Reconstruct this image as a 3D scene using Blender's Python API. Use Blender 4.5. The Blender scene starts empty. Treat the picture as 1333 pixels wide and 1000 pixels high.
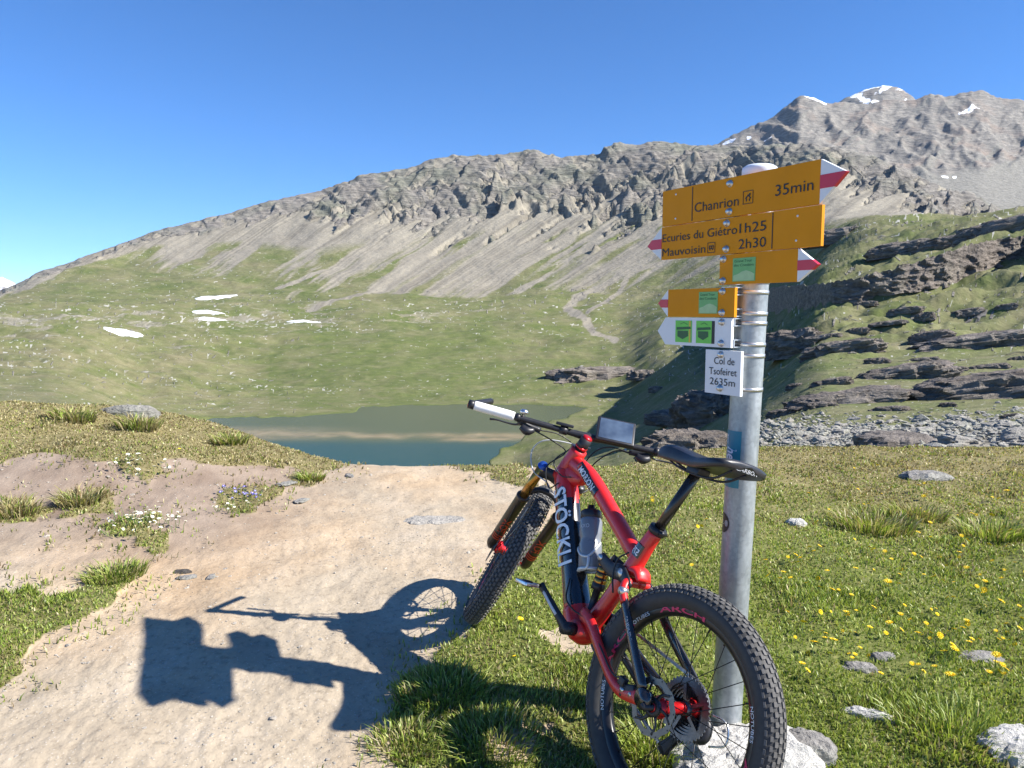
import bpy, bmesh, math, random
import numpy as np
from mathutils import Vector, Matrix, Euler

# ------------------------------------------------------------------ camera, sky, sun, exposure
scene = bpy.context.scene
F, CX, CY, H = 963.0, 666.5, 500.0, 1.41          # focal length and centre in photo pixels, eye height in metres
TH = math.atan(95 / F)                            # the camera looks down a little
SUN = Vector((1.225, -0.285, 1.0)).normalized()     # towards the sun

cam_d = bpy.data.cameras.new('camera'); cam = bpy.data.objects.new('camera', cam_d)
scene.collection.objects.link(cam); scene.camera = cam
cam_d.sensor_width = 36.0; cam_d.lens = 36.0 * F / 1333.0
cam_d.clip_start = 0.05; cam_d.clip_end = 60000
cam.location = (0, 0, H); cam.rotation_euler = (math.pi / 2 - TH, 0, 0)

world = bpy.data.worlds.new('World'); scene.world = world; world.use_nodes = True
wn = world.node_tree; wn.nodes.clear()
sky = wn.nodes.new('ShaderNodeTexSky'); sky.sky_type = 'NISHITA'; sky.sun_disc = False
sky.sun_elevation = math.asin(SUN.z); sky.sun_rotation = math.atan2(SUN.x, SUN.y)
sky.altitude = 2600; sky.air_density = 1.0; sky.dust_density = 0.0; sky.ozone_density = 10.0
bg = wn.nodes.new('ShaderNodeBackground'); bg.inputs['Strength'].default_value = 0.096
wo = wn.nodes.new('ShaderNodeOutputWorld')
hs = wn.nodes.new('ShaderNodeHueSaturation'); hs.inputs['Saturation'].default_value = 1.09      # the clean, deep blue of high mountain air
wn.links.new(sky.outputs[0], hs.inputs['Color']); wn.links.new(hs.outputs[0], bg.inputs[0]); wn.links.new(bg.outputs[0], wo.inputs[0])

sun_d = bpy.data.lights.new('sun', 'SUN'); sun_d.energy = 5.0; sun_d.angle = math.radians(0.53); sun_d.color = (1.0, 0.95, 0.87)
sun_o = bpy.data.objects.new('sun', sun_d); scene.collection.objects.link(sun_o)
sun_o.rotation_euler = SUN.to_track_quat('Z', 'Y').to_euler()

scene.view_settings.view_transform = 'Standard'; scene.view_settings.look = 'None'
scene.view_settings.exposure = 1.12; scene.view_settings.gamma = 1.0
scene.view_settings.use_curve_mapping = False
scene.cycles.use_denoising = True; scene.cycles.volume_bounces = 0

HAZE = 1.6e-5                                     # per metre
rng = np.random.default_rng(7); random.seed(7)
COL = scene.collection

# ------------------------------------------------------------------ mesh helpers
def mesh_from(name, V, faces, mats, smooth=False, mi=None):
    """faces: (n,k) array or list of lists"""
    me = bpy.data.meshes.new(name)
    V = np.asarray(V, dtype=np.float32)
    if isinstance(faces, np.ndarray):
        n, k = faces.shape
        me.vertices.add(len(V)); me.vertices.foreach_set('co', V.ravel())
        me.loops.add(n * k); me.loops.foreach_set('vertex_index', faces.astype(np.int32).ravel())
        me.polygons.add(n); me.polygons.foreach_set('loop_start', np.arange(0, n * k, k, dtype=np.int32))
        me.update(calc_edges=True)
    else:
        me.from_pydata(V.tolist(), [], faces)
        n = len(faces)
    for m in (mats if isinstance(mats, (list, tuple)) else [mats]): me.materials.append(m)
    if mi is not None: me.polygons.foreach_set('material_index', np.asarray(mi, dtype=np.int32))
    me.polygons.foreach_set('use_smooth', np.full(n, bool(smooth)))
    me.update()
    return me

def add(name, me, parent=None, mat4=None, **props):
    o = bpy.data.objects.new(name, me); COL.objects.link(o)
    if parent is not None: o.parent = parent
    if mat4 is not None: o.matrix_basis = mat4
    for k, v in props.items(): o[k] = v
    return o

def empty(name, mat4=None, **props):
    o = bpy.data.objects.new(name, None); COL.objects.link(o); o.empty_display_size = 0.1
    if mat4 is not None: o.matrix_basis = mat4
    for k, v in props.items(): o[k] = v
    return o

class MB:
    """collects pieces of ONE part"""
    def __init__(s): s.V = []; s.Fc = []; s.M = []; s.sm = []
    def put(s, V, Fc, mi=0, smooth=True):
        b = len(s.V); s.V += [tuple(map(float, v)) for v in V]
        for f in Fc: s.Fc.append([int(i) + b for i in f]); s.M.append(mi); s.sm.append(smooth)
        return s
    def mesh(s, name, mats):
        me = bpy.data.meshes.new(name); me.from_pydata(s.V, [], s.Fc)
        for m in (mats if isinstance(mats, (list, tuple)) else [mats]): me.materials.append(m)
        me.polygons.foreach_set('material_index', s.M); me.polygons.foreach_set('use_smooth', s.sm); me.update()
        return me
    def build(s, name, mats, parent=None, mat4=None, **props): return add(name, s.mesh(name, mats), parent, mat4, **props)
    def xf(s, fn): s.V = [tuple(map(float, fn(np.array(v)))) for v in s.V]; return s

    def loft(s, pts, rad, lat=(0, 1, 0), n=16, caps=True, mi=0, sub=6, ex=1.0, smooth=True):
        """tube through pts; rad: list of r or (lateral, vertical)"""
        P = np.array(pts, float); Rr = np.array([(r, r) if np.isscalar(r) else r for r in rad], float)
        if sub > 1 and len(P) > 2: P, Rr = catmull(P, sub), catmull(Rr, sub)
        m = len(P); T = np.gradient(P, axis=0); T /= np.linalg.norm(T, axis=1)[:, None] + 1e-12
        rings = []; L0 = np.array(lat, float); prev = None
        a = np.linspace(0, 2 * np.pi, n, endpoint=False); ca, sa = np.cos(a), np.sin(a)
        if ex != 1.0: ca, sa = np.sign(ca) * abs(ca) ** ex, np.sign(sa) * abs(sa) ** ex
        for i in range(m):
            L = (L0 if prev is None else prev) if lat is None or prev is not None and abs(L0 @ T[i]) > .95 else L0
            L = L - (L @ T[i]) * T[i]; L /= np.linalg.norm(L) + 1e-12; prev = L
            U = np.cross(T[i], L)
            rings.append(P[i] + np.outer(ca, L) * Rr[i, 0] + np.outer(sa, U) * Rr[i, 1])
        V = np.concatenate(rings); Fc = []
        for i in range(m - 1):
            for j in range(n):
                k = (j + 1) % n; Fc.append([i * n + j, i * n + k, (i + 1) * n + k, (i + 1) * n + j])
        if caps: Fc.append(list(range(n))[::-1]); Fc.append([(m - 1) * n + j for j in range(n)])
        return s.put(V, Fc, mi, smooth)
    def tube(s, pts, r, n=8, mi=0, sub=5, caps=True):
        P = np.array(pts, float)
        d = P[-1] - P[0]; lat = (1, 0, 0) if abs(d[0]) < .7 * np.linalg.norm(d) else (0, 1, 0)
        return s.loft(pts, [r] * len(P), lat, n, caps, mi, sub)
    def cyl(s, a, b, r, n=16, mi=0, r2=None):
        a, b = np.array(a, float), np.array(b, float); d = b - a
        lat = (1, 0, 0) if abs(d[0]) < .7 * np.linalg.norm(d) else (0, 1, 0)
        return s.loft([a, b], [r, r if r2 is None else r2], lat, n, True, mi, 1, smooth=True)
    def box(s, c, h, R=None, mi=0, bev=0.0):
        c = np.array(c, float); h = np.array(h, float); R = np.eye(3) if R is None else np.array(R)
        if bev <= 0:
            V = [c + R @ (h * np.array(q)) for q in ((-1,-1,-1),(1,-1,-1),(1,1,-1),(-1,1,-1),(-1,-1,1),(1,-1,1),(1,1,1),(-1,1,1))]
            Fc = [[0,3,2,1],[4,5,6,7],[0,1,5,4],[1,2,6,5],[2,3,7,6],[3,0,4,7]]
            return s.put(V, Fc, mi, False)
        bm = bmesh.new(); bmesh.ops.create_cube(bm, size=2)
        for v in bm.verts: v.co = Vector(h * np.array(v.co))
        bmesh.ops.bevel(bm, geom=bm.edges[:], offset=bev, segments=2, affect='EDGES', profile=.6)
        V = [c + R @ np.array(v.co) for v in bm.verts]; bm.verts.index_update()
        Fc = [[v.index for v in f.verts] for f in bm.faces]; bm.free()
        return s.put(V, Fc, mi, True)
    def prism(s, poly, o, ex, ey, ez, t, mi=0):
        """flat polygon (2-D points) in the frame o,ex,ey pushed out by t along ez"""
        o, ex, ey, ez = [np.array(q, float) for q in (o, ex, ey, ez)]; n = len(poly)
        V = [o + ex * p[0] + ey * p[1] for p in poly] + [o + ex * p[0] + ey * p[1] + ez * t for p in poly]
        Fc = [list(range(n))[::-1], [n + i for i in range(n)]] + [[i, (i + 1) % n, n + (i + 1) % n, n + i] for i in range(n)]
        return s.put(V, Fc, mi, False)
    def lathe(s, prof, o, axis, n=32, mi=0, smooth=True, closed=False):
        """prof: (radius, along) pairs round axis through o"""
        o = np.array(o, float); A = np.array(axis, float); A /= np.linalg.norm(A)
        U = np.cross(A, (0, 0, 1.) if abs(A[2]) < .9 else (1., 0, 0)); U /= np.linalg.norm(U); W = np.cross(A, U)
        m = len(prof); V = []
        for k in range(n):
            a = 2 * math.pi * k / n; d = U * math.cos(a) + W * math.sin(a)
            V += [o + d * p[0] + A * p[1] for p in prof]
        Fc = []
        for k in range(n):
            k2 = (k + 1) % n
            for i in range(m if closed else m - 1):
                j = (i + 1) % m; Fc.append([k * m + i, k2 * m + i, k2 * m + j, k * m + j])
        return s.put(V, Fc, mi, smooth)

def catmull(P, sub):
    P = np.asarray(P, float); Q = np.vstack([2 * P[0] - P[1], P, 2 * P[-1] - P[-2]]); out = []
    for i in range(1, len(Q) - 2):
        p0, p1, p2, p3 = Q[i - 1:i + 3]
        for t in np.linspace(0, 1, sub, endpoint=False):
            out.append(.5 * (2 * p1 + (p2 - p0) * t + (2 * p0 - 5 * p1 + 4 * p2 - p3) * t * t + (3 * p1 - p0 - 3 * p2 + p3) * t ** 3))
    out.append(P[-1]); return np.array(out)

# ------------------------------------------------------------------ lettering outlines (cap height 1)
TXT = {}; BOLD = ('STÖCKLI', 'MORION', 'ARCH', 'FOX', 'he', '575', 'SHIMANO', 'ri')
def load_text(bodies):
    obs = []
    for b in bodies:
        cu = bpy.data.curves.new('lettering', 'FONT'); cu.body = b; cu.size = 1; cu.resolution_u = 3; cu.offset = .022 if b in BOLD else 0.0
        o = bpy.data.objects.new('lettering', cu); COL.objects.link(o); obs.append((b, o, cu))
    bpy.context.view_layer.update(); dg = bpy.context.evaluated_depsgraph_get()
    for b, o, cu in obs:
        me = bpy.data.meshes.new_from_object(o.evaluated_get(dg))
        V = np.array([v.co[:2] for v in me.vertices]); Fc = [list(p.vertices) for p in me.polygons]
        TXT[b] = (V, Fc); bpy.data.meshes.remove(me); bpy.data.objects.remove(o); bpy.data.curves.remove(cu)
    k = TXT['H'][0][:, 1].max()
    for b in TXT: V = TXT[b][0] / k; V[:, 0] -= V[:, 0].min(); TXT[b] = (V, TXT[b][1])
def text_on(mb, body, fn, width, cap, mi=0, anchor=(0, 0), shear=0.0):
    """fn maps (along, up) in metres to a 3-D point; width is the full run of the word"""
    V, Fc = TXT[body]; w = V[:, 0].max(); P = [fn(anchor[0] + (x + shear * y) / w * width, anchor[1] + y * cap) for x, y in V]
    mb.put(P, Fc, mi, False); return mb
load_text(['H', 'Chanrion', '35min', 'Ecuries du Giétro', '1h25', 'Mauvoisin', '2h30', 'Grand Tour', 'des Combins', 'Col de', 'Tsofeiret', '2635m',
           'www.', 'he', 'ri', 'rocks', 'STÖCKLI', 'MORION', '575', 'SHIMANO', 'NOTUBES', 'ARCH', 'FOX', 'OXXO', 'CARBON', 'ENDURO', 'DT'])

# ------------------------------------------------------------------ numpy noise
def _h(ix, iy, iz, seed):
    h = (ix.astype(np.int64) * 374761393 + iy.astype(np.int64) * 668265263 + iz.astype(np.int64) * 2147483647 + seed * 974711) & 0xFFFFFFFF
    h = ((h ^ (h >> 13)) * 1274126177) & 0xFFFFFFFF
    return (h ^ (h >> 16)) & 0xFFFFFFFF
def pn2(x, y, seed=0):
    x = np.asarray(x, float); y = np.asarray(y, float)
    ix, iy = np.floor(x), np.floor(y); fx, fy = x - ix, y - iy
    u, v = fx * fx * fx * (fx * (fx * 6 - 15) + 10), fy * fy * fy * (fy * (fy * 6 - 15) + 10)
    z = np.zeros_like(ix)
    def g(dx, dy):
        a = _h(ix + dx, iy + dy, z, seed) * (2 * np.pi / 4294967296.0)
        return np.cos(a) * (fx - dx) + np.sin(a) * (fy - dy)
    a, b, c, d = g(0, 0), g(1, 0), g(0, 1), g(1, 1)
    return (a + u * (b - a) + v * ((c + u * (d - c)) - (a + u * (b - a)))) * 1.5
def pn3(x, y, z, seed=0):
    ix, iy, iz = np.floor(x), np.floor(y), np.floor(z); fx, fy, fz = x - ix, y - iy, z - iz
    u, v, w = [f * f * f * (f * (f * 6 - 15) + 10) for f in (fx, fy, fz)]
    def g(dx, dy, dz):
        h = _h(ix + dx, iy + dy, iz + dz, seed)
        a = (h & 0xFFFF) * (2 * np.pi / 65536.0); c = ((h >> 16) & 0xFFFF) / 32767.5 - 1; s = np.sqrt(np.maximum(0, 1 - c * c))
        return s * np.cos(a) * (fx - dx) + s * np.sin(a) * (fy - dy) + c * (fz - dz)
    L = lambda a, b, t: a + t * (b - a)
    return 1.5 * L(L(L(g(0,0,0), g(1,0,0), u), L(g(0,1,0), g(1,1,0), u), v), L(L(g(0,0,1), g(1,0,1), u), L(g(0,1,1), g(1,1,1), u), v), w)
def fbm(x, y, o=5, seed=0, gain=.5, lac=2.03):
    s = 0; a = 1; t = 0
    for i in range(o):
        s = s + a * pn2(x, y, seed + i); t += a; x = x * lac + 17.3; y = y * lac - 9.1; a *= gain
    return s / t
def ridged(x, y, o=5, seed=0, gain=.5, lac=2.1):
    s = 0; a = 1; t = 0; w = 1
    for i in range(o):
        n = 1 - np.abs(pn2(x, y, seed + i)); n = n * n
        s = s + a * n * w; w = np.clip(n * 1.3, 0, 1); t += a; x = x * lac + 5.7; y = y * lac + 3.3; a *= gain
    return s / t
def ss(a, b, x): t = np.clip((x - a) / (b - a), 0, 1); return t * t * (3 - 2 * t)
def inpoly(x, y, P):
    P = np.asarray(P, float); c = np.zeros(np.shape(x), bool); j = len(P) - 1
    for i in range(len(P)):
        xi, yi, xj, yj = P[i, 0], P[i, 1], P[j, 0], P[j, 1]
        t = ((yi > y) != (yj > y)) & (x < (xj - xi) * (y - yi) / (yj - yi + 1e-12) + xi)
        c ^= t; j = i
    return c
def pchip(xk, yk, x):
    xk = np.asarray(xk, float); yk = np.asarray(yk, float)
    h = np.diff(xk); d = np.diff(yk) / h; m = np.zeros(len(xk))
    m[1:-1] = np.where(d[:-1] * d[1:] > 0, 2 * d[:-1] * d[1:] / (d[:-1] + d[1:] + 1e-30), 0); m[0] = d[0]; m[-1] = d[-1]
    i = np.clip(np.searchsorted(xk, x) - 1, 0, len(h) - 1); t = (x - xk[i]) / h[i]
    return (2*t**3-3*t**2+1)*yk[i] + (t**3-2*t**2+t)*h[i]*m[i] + (-2*t**3+3*t**2)*yk[i+1] + (t**3-t**2)*h[i]*m[i+1]

# ------------------------------------------------------------------ view geometry (used to survey the place from the photograph)
def tan_el(py): v = (CY - py) / F; return (-math.sin(TH) + v * math.cos(TH)) / (math.cos(TH) + v * math.sin(TH))
def ray(px, py):
    u = (px - CX) / F; v = (CY - py) / F
    return np.array([u, math.cos(TH) + v * math.sin(TH), -math.sin(TH) + v * math.cos(TH)])
def to_px(X, Y, Z):
    dz = Z - H; cz = Y * math.cos(TH) - dz * math.sin(TH); cu = Y * math.sin(TH) + dz * math.cos(TH)
    return CX + F * X / cz, CY - F * cu / cz

# ------------------------------------------------------------------ materials
def srgb(r, g, b):
    return tuple((c / 255 / 12.92 if c / 255 <= .04045 else ((c / 255 + .055) / 1.055) ** 2.4) for c in (r, g, b)) + (1,)
class NT:
    def __init__(s, name):
        s.m = bpy.data.materials.new(name); s.m.use_nodes = True; s.t = s.m.node_tree; s.t.nodes.clear()
        s.out = s.t.nodes.new('ShaderNodeOutputMaterial'); s.co = s.t.nodes.new('ShaderNodeTexCoord')
    def n(s, typ, ins=None, **at):
        nd = s.t.nodes.new('ShaderNode' + typ)
        for k, v in at.items(): setattr(nd, k, v)
        for k, v in (ins or {}).items():
            sk = nd.inputs[k]
            if isinstance(v, bpy.types.NodeSocket): s.t.links.new(v, sk)
            else: sk.default_value = v
        return nd
    def noise(s, scale, detail=6, rough=.55, vec=None, dist=0.0):
        return s.n('TexNoise', {'Vector': vec or s.co.outputs['Object'], 'Scale': scale, 'Detail': detail, 'Roughness': rough, 'Distortion': dist}).outputs['Fac']
    def ramp(s, fac, stops, interp='LINEAR'):
        nd = s.n('ValToRGB', {'Fac': fac}); r = nd.color_ramp; r.interpolation = interp
        while len(r.elements) < len(stops): r.elements.new(.5)
        for e, (p, c) in zip(r.elements, stops): e.position = p; e.color = tuple(c) + (1,) if len(c) == 3 else c
        return nd.outputs['Color']
    def mix(s, f, a, b, mode='MIX'):
        nd = s.n('Mix', None, data_type='RGBA', blend_type=mode)
        for k, v in ((0, f), (6, a), (7, b)):
            if isinstance(v, bpy.types.NodeSocket): s.t.links.new(v, nd.inputs[k])
            else: nd.inputs[k].default_value = (tuple(v) + (1,) if k and len(v) == 3 else v)
        return nd.outputs[2]
    def math(s, op, a, b=0.0, clamp=False):
        nd = s.n('Math', {0: a, 1: b}, operation=op, use_clamp=clamp); return nd.outputs[0]
    def attr(s, name):
        nd = s.n('Attribute', None, attribute_name=name); sp = s.n('SeparateColor', {'Color': nd.outputs['Color']})
        return sp.outputs[0], sp.outputs[1], sp.outputs[2], nd.outputs['Alpha'], nd.outputs['Color']
    def bump(s, hgt, dist, strength=1.0, nrm=None):
        i = {'Height': hgt, 'Distance': dist, 'Strength': strength}
        if nrm is not None: i['Normal'] = nrm
        return s.n('Bump', i).outputs[0]
    def pbr(s, **kw):
        b = s.n('BsdfPrincipled', {k.replace('_', ' '): v for k, v in kw.items()})
        s.t.links.new(b.outputs[0], s.out.inputs[0]); return s.m
def simple(name, col, rough=.5, metal=0.0, coat=0.0, var=.12, scale=30, bumpd=0.0, spec=.5):
    """a plain painted, metal, rubber or plastic surface with a little uneven wear"""
    t = NT(name); c = np.array(col[:3]); nz = t.noise(scale, 5, .6)
    cc = t.ramp(nz, [(.25, tuple(np.clip(c * (1 - var), 0, 1))), (.75, tuple(np.clip(c * (1 + var), 0, 1)))])
    rr = t.math('ADD', t.math('MULTIPLY', t.noise(scale * 2.7, 4), .25), rough - .12, True)
    kw = dict(Base_Color=cc, Roughness=rr, Metallic=metal, Specular_IOR_Level=spec)
    if coat: kw['Coat_Weight'] = coat; kw['Coat_Roughness'] = .06
    if bumpd: kw['Normal'] = t.bump(t.noise(scale * 4, 3), bumpd, .6)
    return t.pbr(**kw)

def terrain_material(name, k, far=False):
    """grass / rock / scree by survey masks; k scales the grain with the distance the ground lies at"""
    t = NT(name); rock, scree, stone, dry, _ = t.attr('cover')
    n1 = t.math('ADD', t.math('MULTIPLY', t.noise(.9 * k, 6, .62), .5), t.math('MULTIPLY', t.noise(.13 * k, 7, .68), .5)); n2 = t.noise(.11 * k, 6, .6); n3 = t.noise(6 * k, 4, .6)
    g = t.ramp(n1, [(.28, (.058, .080, .022)), (.5, (.102, .126, .038)), (.74, (.172, .184, .070))])
    gd = t.ramp(n1, [(.28, (.120, .107, .054)), (.5, (.192, .174, .096)), (.74, (.285, .262, .160))])
    f = t.math('ADD', dry, t.math('MULTIPLY', t.math('SUBTRACT', n2, .5), 1.1), True)
    c = t.mix(f, g, gd)
    vo = t.n('TexVoronoi', {'Vector': t.co.outputs['Object'], 'Scale': 1.5 * k, 'Randomness': 1.0}).outputs['Distance']
    patch = t.math('ADD', stone, t.math('MULTIPLY', t.math('SUBTRACT', t.noise(.3 * k, 5, .65), .62), 2.0), True)
    spk = t.math('MAXIMUM', t.math('LESS_THAN', vo, t.math('MULTIPLY', patch, .22)), t.n('MapRange', {'Value': stone, 'From Min': .80, 'From Max': .95}).outputs[0])
    c = t.mix(spk, c, t.ramp(n3, [(.3, (.24, .235, .20)), (.7, (.50, .49, .43))]))
    sc = t.ramp(t.math('ADD', t.math('MULTIPLY', n1, .55), t.math('MULTIPLY', n3, .45)), [(.30, (.152, .137, .108)), (.5, (.242, .220, .176)), (.72, (.340, .312, .252))])
    sc = t.mix(1.0, sc, t.ramp(dry, [(0.0, (.62, .61, .60)), (.5, (1, 1, 1)), (1.0, (1.25, 1.24, 1.2))]), 'MULTIPLY')
    fs = t.n('MapRange', {'Value': t.math('ADD', scree, t.math('MULTIPLY', t.math('SUBTRACT', n1, .5), .9)), 'From Min': .25, 'From Max': .75}).outputs[0]
    c = t.mix(fs, c, sc)
    # bedded rock
    mp = t.n('Mapping', {'Vector': t.co.outputs['Object'], 'Rotation': (.35, .22, .1), 'Scale': (1, 1, 6)})
    st = t.noise(.16 * k, 9, .66, mp.outputs[0], .4)
    rc = t.ramp(st, [(.28, (.095, .088, .080)), (.46, (.205, .188, .165)), (.62, (.290, .266, .232)), (.78, (.37, .342, .298))])
    lich = t.ramp(t.noise(.05 * k, 5), [(.45, (1, 1, 1)), (.62, (.86, .93, .84))])
    rc = t.mix(1.0, rc, lich, 'MULTIPLY')
    fr = t.n('MapRange', {'Value': t.math('ADD', rock, t.math('MULTIPLY', t.math('SUBTRACT', n1, .5), .6)), 'From Min': .40, 'From Max': .58}).outputs[0]
    c = t.mix(fr, c, rc)
    hh = t.math('ADD', t.math('MULTIPLY', n1, .5), t.math('MULTIPLY', t.math('MULTIPLY', st, fr), 1.6))
    nb = t.bump(hh, 1.3 / k, .9)
    return t.pbr(Base_Color=c, Roughness=.93, Specular_IOR_Level=.2, Normal=nb)

def rock_material(name, k, tint=(1, 1, 1), lo=.06, hi=.36, lichen=.0):
    t = NT(name); T3 = np.array(tint)
    mp = t.n('Mapping', {'Vector': t.co.outputs['Object'], 'Rotation': (.4, .3, .2), 'Scale': (1, 1, 3.5)})
    st = t.noise(1.2 * k, 9, .66, mp.outputs[0], .5); n2 = t.noise(7 * k, 6, .65); n3 = t.noise(.5 * k, 4)
    c = t.ramp(st, [(.27, tuple(T3 * lo)), (.47, tuple(T3 * (lo * .5 + hi * .4))), (.66, tuple(T3 * hi * .85)), (.85, tuple(T3 * hi * 1.15))])
    c = t.mix(.55, c, t.ramp(n2, [(.25, (.42, .42, .42)), (.6, (1, 1, 1))]), 'MULTIPLY')
    if lichen:
        lf = t.n('MapRange', {'Value': n3, 'From Min': .50 - lichen * .1, 'From Max': .56}).outputs[0]
        c = t.mix(t.math('MULTIPLY', lf, lichen), c, t.ramp(n2, [(.3, (.16, .17, .12)), (.7, (.50, .51, .42))]))
    nb = t.bump(t.math('ADD', st, t.math('MULTIPLY', n2, .35)), .35 / k, .9)
    return t.pbr(Base_Color=c, Roughness=.9, Specular_IOR_Level=.25, Normal=nb)

M_valley = terrain_material('alpine_valley', 1.0)
M_mount = terrain_material('mountain_slope', .16)
M_far = None

# ================================================================== THE LAND
# ---- the col itself: path, meadow and the grassy mound left of the path
def near_z(X, Y):
    X = np.asarray(X, float); Y = np.asarray(Y, float)
    up = .22 * (1 - np.exp(-np.maximum(Y - 1.92, 0) / 1.6)) + .06 * np.minimum(Y - 1.92, 0)
    right = ss(.9, 2.6, X)
    z = up * (1 - .62 * right)
    z = z + .38 * np.exp(-((X + 4.4) / 2.1) ** 2 - ((Y - 6.3) / 1.75) ** 2)
    z = z + .10 * np.exp(-((X + 2.7) / .75) ** 2 - ((Y - 5.1) / .5) ** 2)
    crest = 5.5 + 1.5 * ss(.6, 2.4, X) + 1.1 * ss(-1.2, -3.2, X)
    d = np.maximum(Y - crest, 0); z = z - .36 * (np.sqrt(d * d + .09) - .3)
    z = z - .10 * np.maximum(np.abs(X) - 9, 0)
    return z
def near_detail(X, Y, dirt):
    g = 1 - dirt
    z = .030 * fbm(X * 1.1, Y * 1.1, 4, 11) + .012 * fbm(X * 5, Y * 5, 4, 12)
    z = z + g * (.030 * fbm(X * 2.6, Y * 2.6, 3, 13) + .008)                 # turf stands proud of the trodden earth
    z = z + dirt * .006 * fbm(X * 22, Y * 22, 3, 14)
    return z
def ground_hit(px, py):
    d = ray(px, py); lo, hi = .5, 14.0
    ts = np.linspace(1.2, 13, 700); z = H + d[2] * ts - near_z(d[0] * ts, d[1] * ts)
    i = np.argmax(z < 0) if (z < 0).any() else len(ts) - 1
    return d[0] * ts[i], d[1] * ts[i]
def gpoly(pts): return np.array([ground_hit(*p) for p in pts])
# where turf grows (surveyed corners)
TURF = [gpoly(p) for p in (
    [(690, 606), (735, 640), (735, 690), (660, 722), (640, 770), (600, 826), (560, 866), (535, 905), (500, 930), (500, 965), (480, 1000), (455, 1120), (800, 1300), (1700, 1300), (1900, 900), (1900, 640), (1750, 590), (1500, 575), (1333, 585), (1000, 603), (850, 606)],
    [(-300, 505), (0, 525), (150, 533), (300, 560), (400, 590), (438, 608), (400, 618), (345, 605), (280, 602), (240, 606), (200, 628), (165, 628), (130, 612), (60, 596), (-10, 606), (-300, 640)],
    [(-300, 740), (60, 775), (110, 762), (172, 728), (190, 752), (165, 775), (120, 800), (85, 815), (50, 835), (20, 872), (-20, 890), (-300, 930)],
    [(-20, 648), (40, 650), (62, 668), (50, 684), (-20, 682)], [(68, 640), (120, 640), (150, 660), (120, 676), (80, 668)],
    [(150, 676), (200, 680), (228, 700), (226, 716), (195, 718), (165, 702)], [(285, 640), (330, 628), (362, 640), (345, 664), (310, 676), (280, 668)],
    [(378, 616), (400, 612), (424, 624), (414, 632), (384, 630)], [(575, 604), (680, 606), (690, 640), (640, 622), (590, 616)])]
BARE = [gpoly(p) for p in ([(715, 838), (765, 836), (775, 862), (740, 876), (712, 862)], [(640, 950), (700, 940), (720, 985), (660, 1000)])]
def turf_mask(X, Y, warp=.30):
    wx = X + warp * fbm(X * 2.1, Y * 2.1, 5, 31, .62); wy = Y + warp * fbm(X * 2.1, Y * 2.1, 5, 37, .62)
    m = np.zeros(np.shape(X), bool)
    for P in TURF: m |= inpoly(wx, wy, P)
    m |= (wx > 1.0) & (wy > 5.2); m |= (wx < -1.7) & (wy > 6.3); m |= (wx > -.6) & (wx <= 1.0) & (wy > 6.6)
    for P in BARE: m &= ~inpoly(wx, wy, P)
    return m.astype(float)

def cover_attr(me, arr):
    a = me.attributes.new('cover', 'FLOAT_COLOR', 'POINT'); a.data.foreach_set('color', np.ascontiguousarray(arr, dtype=np.float32).ravel())
def grid_faces(nr, nc):
    i = np.arange(nr * nc).reshape(nr, nc)
    return np.stack([i[:-1, :-1], i[:-1, 1:], i[1:, 1:], i[1:, :-1]], -1).reshape(-1, 4)

uc = np.concatenate([np.linspace(-2.6, -.72, 40, endpoint=False), np.linspace(-.72, .72, 430), np.linspace(.72, 2.6, 41)[1:]])
yr = np.concatenate([np.linspace(-9, 1.4, 22, endpoint=False), 1.4 * (12.5 / 1.4) ** np.linspace(0, 1, 330)])
UU, YY = np.meshgrid(uc, yr); XX = UU * np.maximum(YY + .6, 1.9 + .15 * (1.4 - YY))
turf = turf_mask(XX, YY)
# soften once so the turf edge is a slope, not a wall
tb = turf.copy(); tb[1:-1, 1:-1] = (turf[1:-1, 1:-1] * 2 + turf[:-2, 1:-1] + turf[2:, 1:-1] + turf[1:-1, :-2] + turf[1:-1, 2:]) / 6
ZZ = near_z(XX, YY) + near_detail(XX, YY, 1 - tb)
def ground_at(x, y, t=None):
    x = np.asarray(x, float); y = np.asarray(y, float)
    return near_z(x, y) + near_detail(x, y, 1 - (turf_mask(x, y) if t is None else t))

t = NT('trodden_earth_and_turf'); m0, m1, m2, m3, _ = t.attr('cover')
n1 = t.noise(3.2, 9, .62); n2 = t.noise(38, 6, .65); n3 = t.noise(.7, 4, .5)
dirt = t.ramp(n1, [(.25, (.300, .245, .178)), (.5, (.385, .320, .236)), (.75, (.470, .395, .300))])
dirt = t.mix(t.ramp(n3, [(.45, (0, 0, 0)), (.62, (.75, .75, .75))]), dirt, t.ramp(n1, [(.3, (.39, .27, .160)), (.7, (.50, .365, .23))]))
dirt = t.mix(.6, dirt, t.ramp(n2, [(.30, (.45, .44, .43)), (.48, (1, 1, 1)), (.62, (1, 1, 1)), (.75, (1.3, 1.28, 1.25))]), 'MULTIPLY')
pv = t.n('TexVoronoi', {'Vector': t.co.outputs['Object'], 'Scale': 60.0}).outputs['Distance']
dirt = t.mix(t.math('MULTIPLY', t.math('LESS_THAN', pv, t.math('MULTIPLY', n1, .32)), .6), dirt, (.52, .47, .40, 1))
dirt = t.mix(m1, dirt, t.ramp(n1, [(.3, (.19, .14, .105)), (.7, (.31, .245, .19))]))      # darker humus on the mound
soil = t.ramp(n2, [(.3, (.07, .085, .022)), (.55, (.14, .155, .045)), (.75, (.25, .23, .10))])
soil2 = t.ramp(n2, [(.3, (.12, .10, .045)), (.55, (.21, .18, .085)), (.75, (.31, .26, .15))])
soil = t.mix(m2, soil, soil2)
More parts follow.
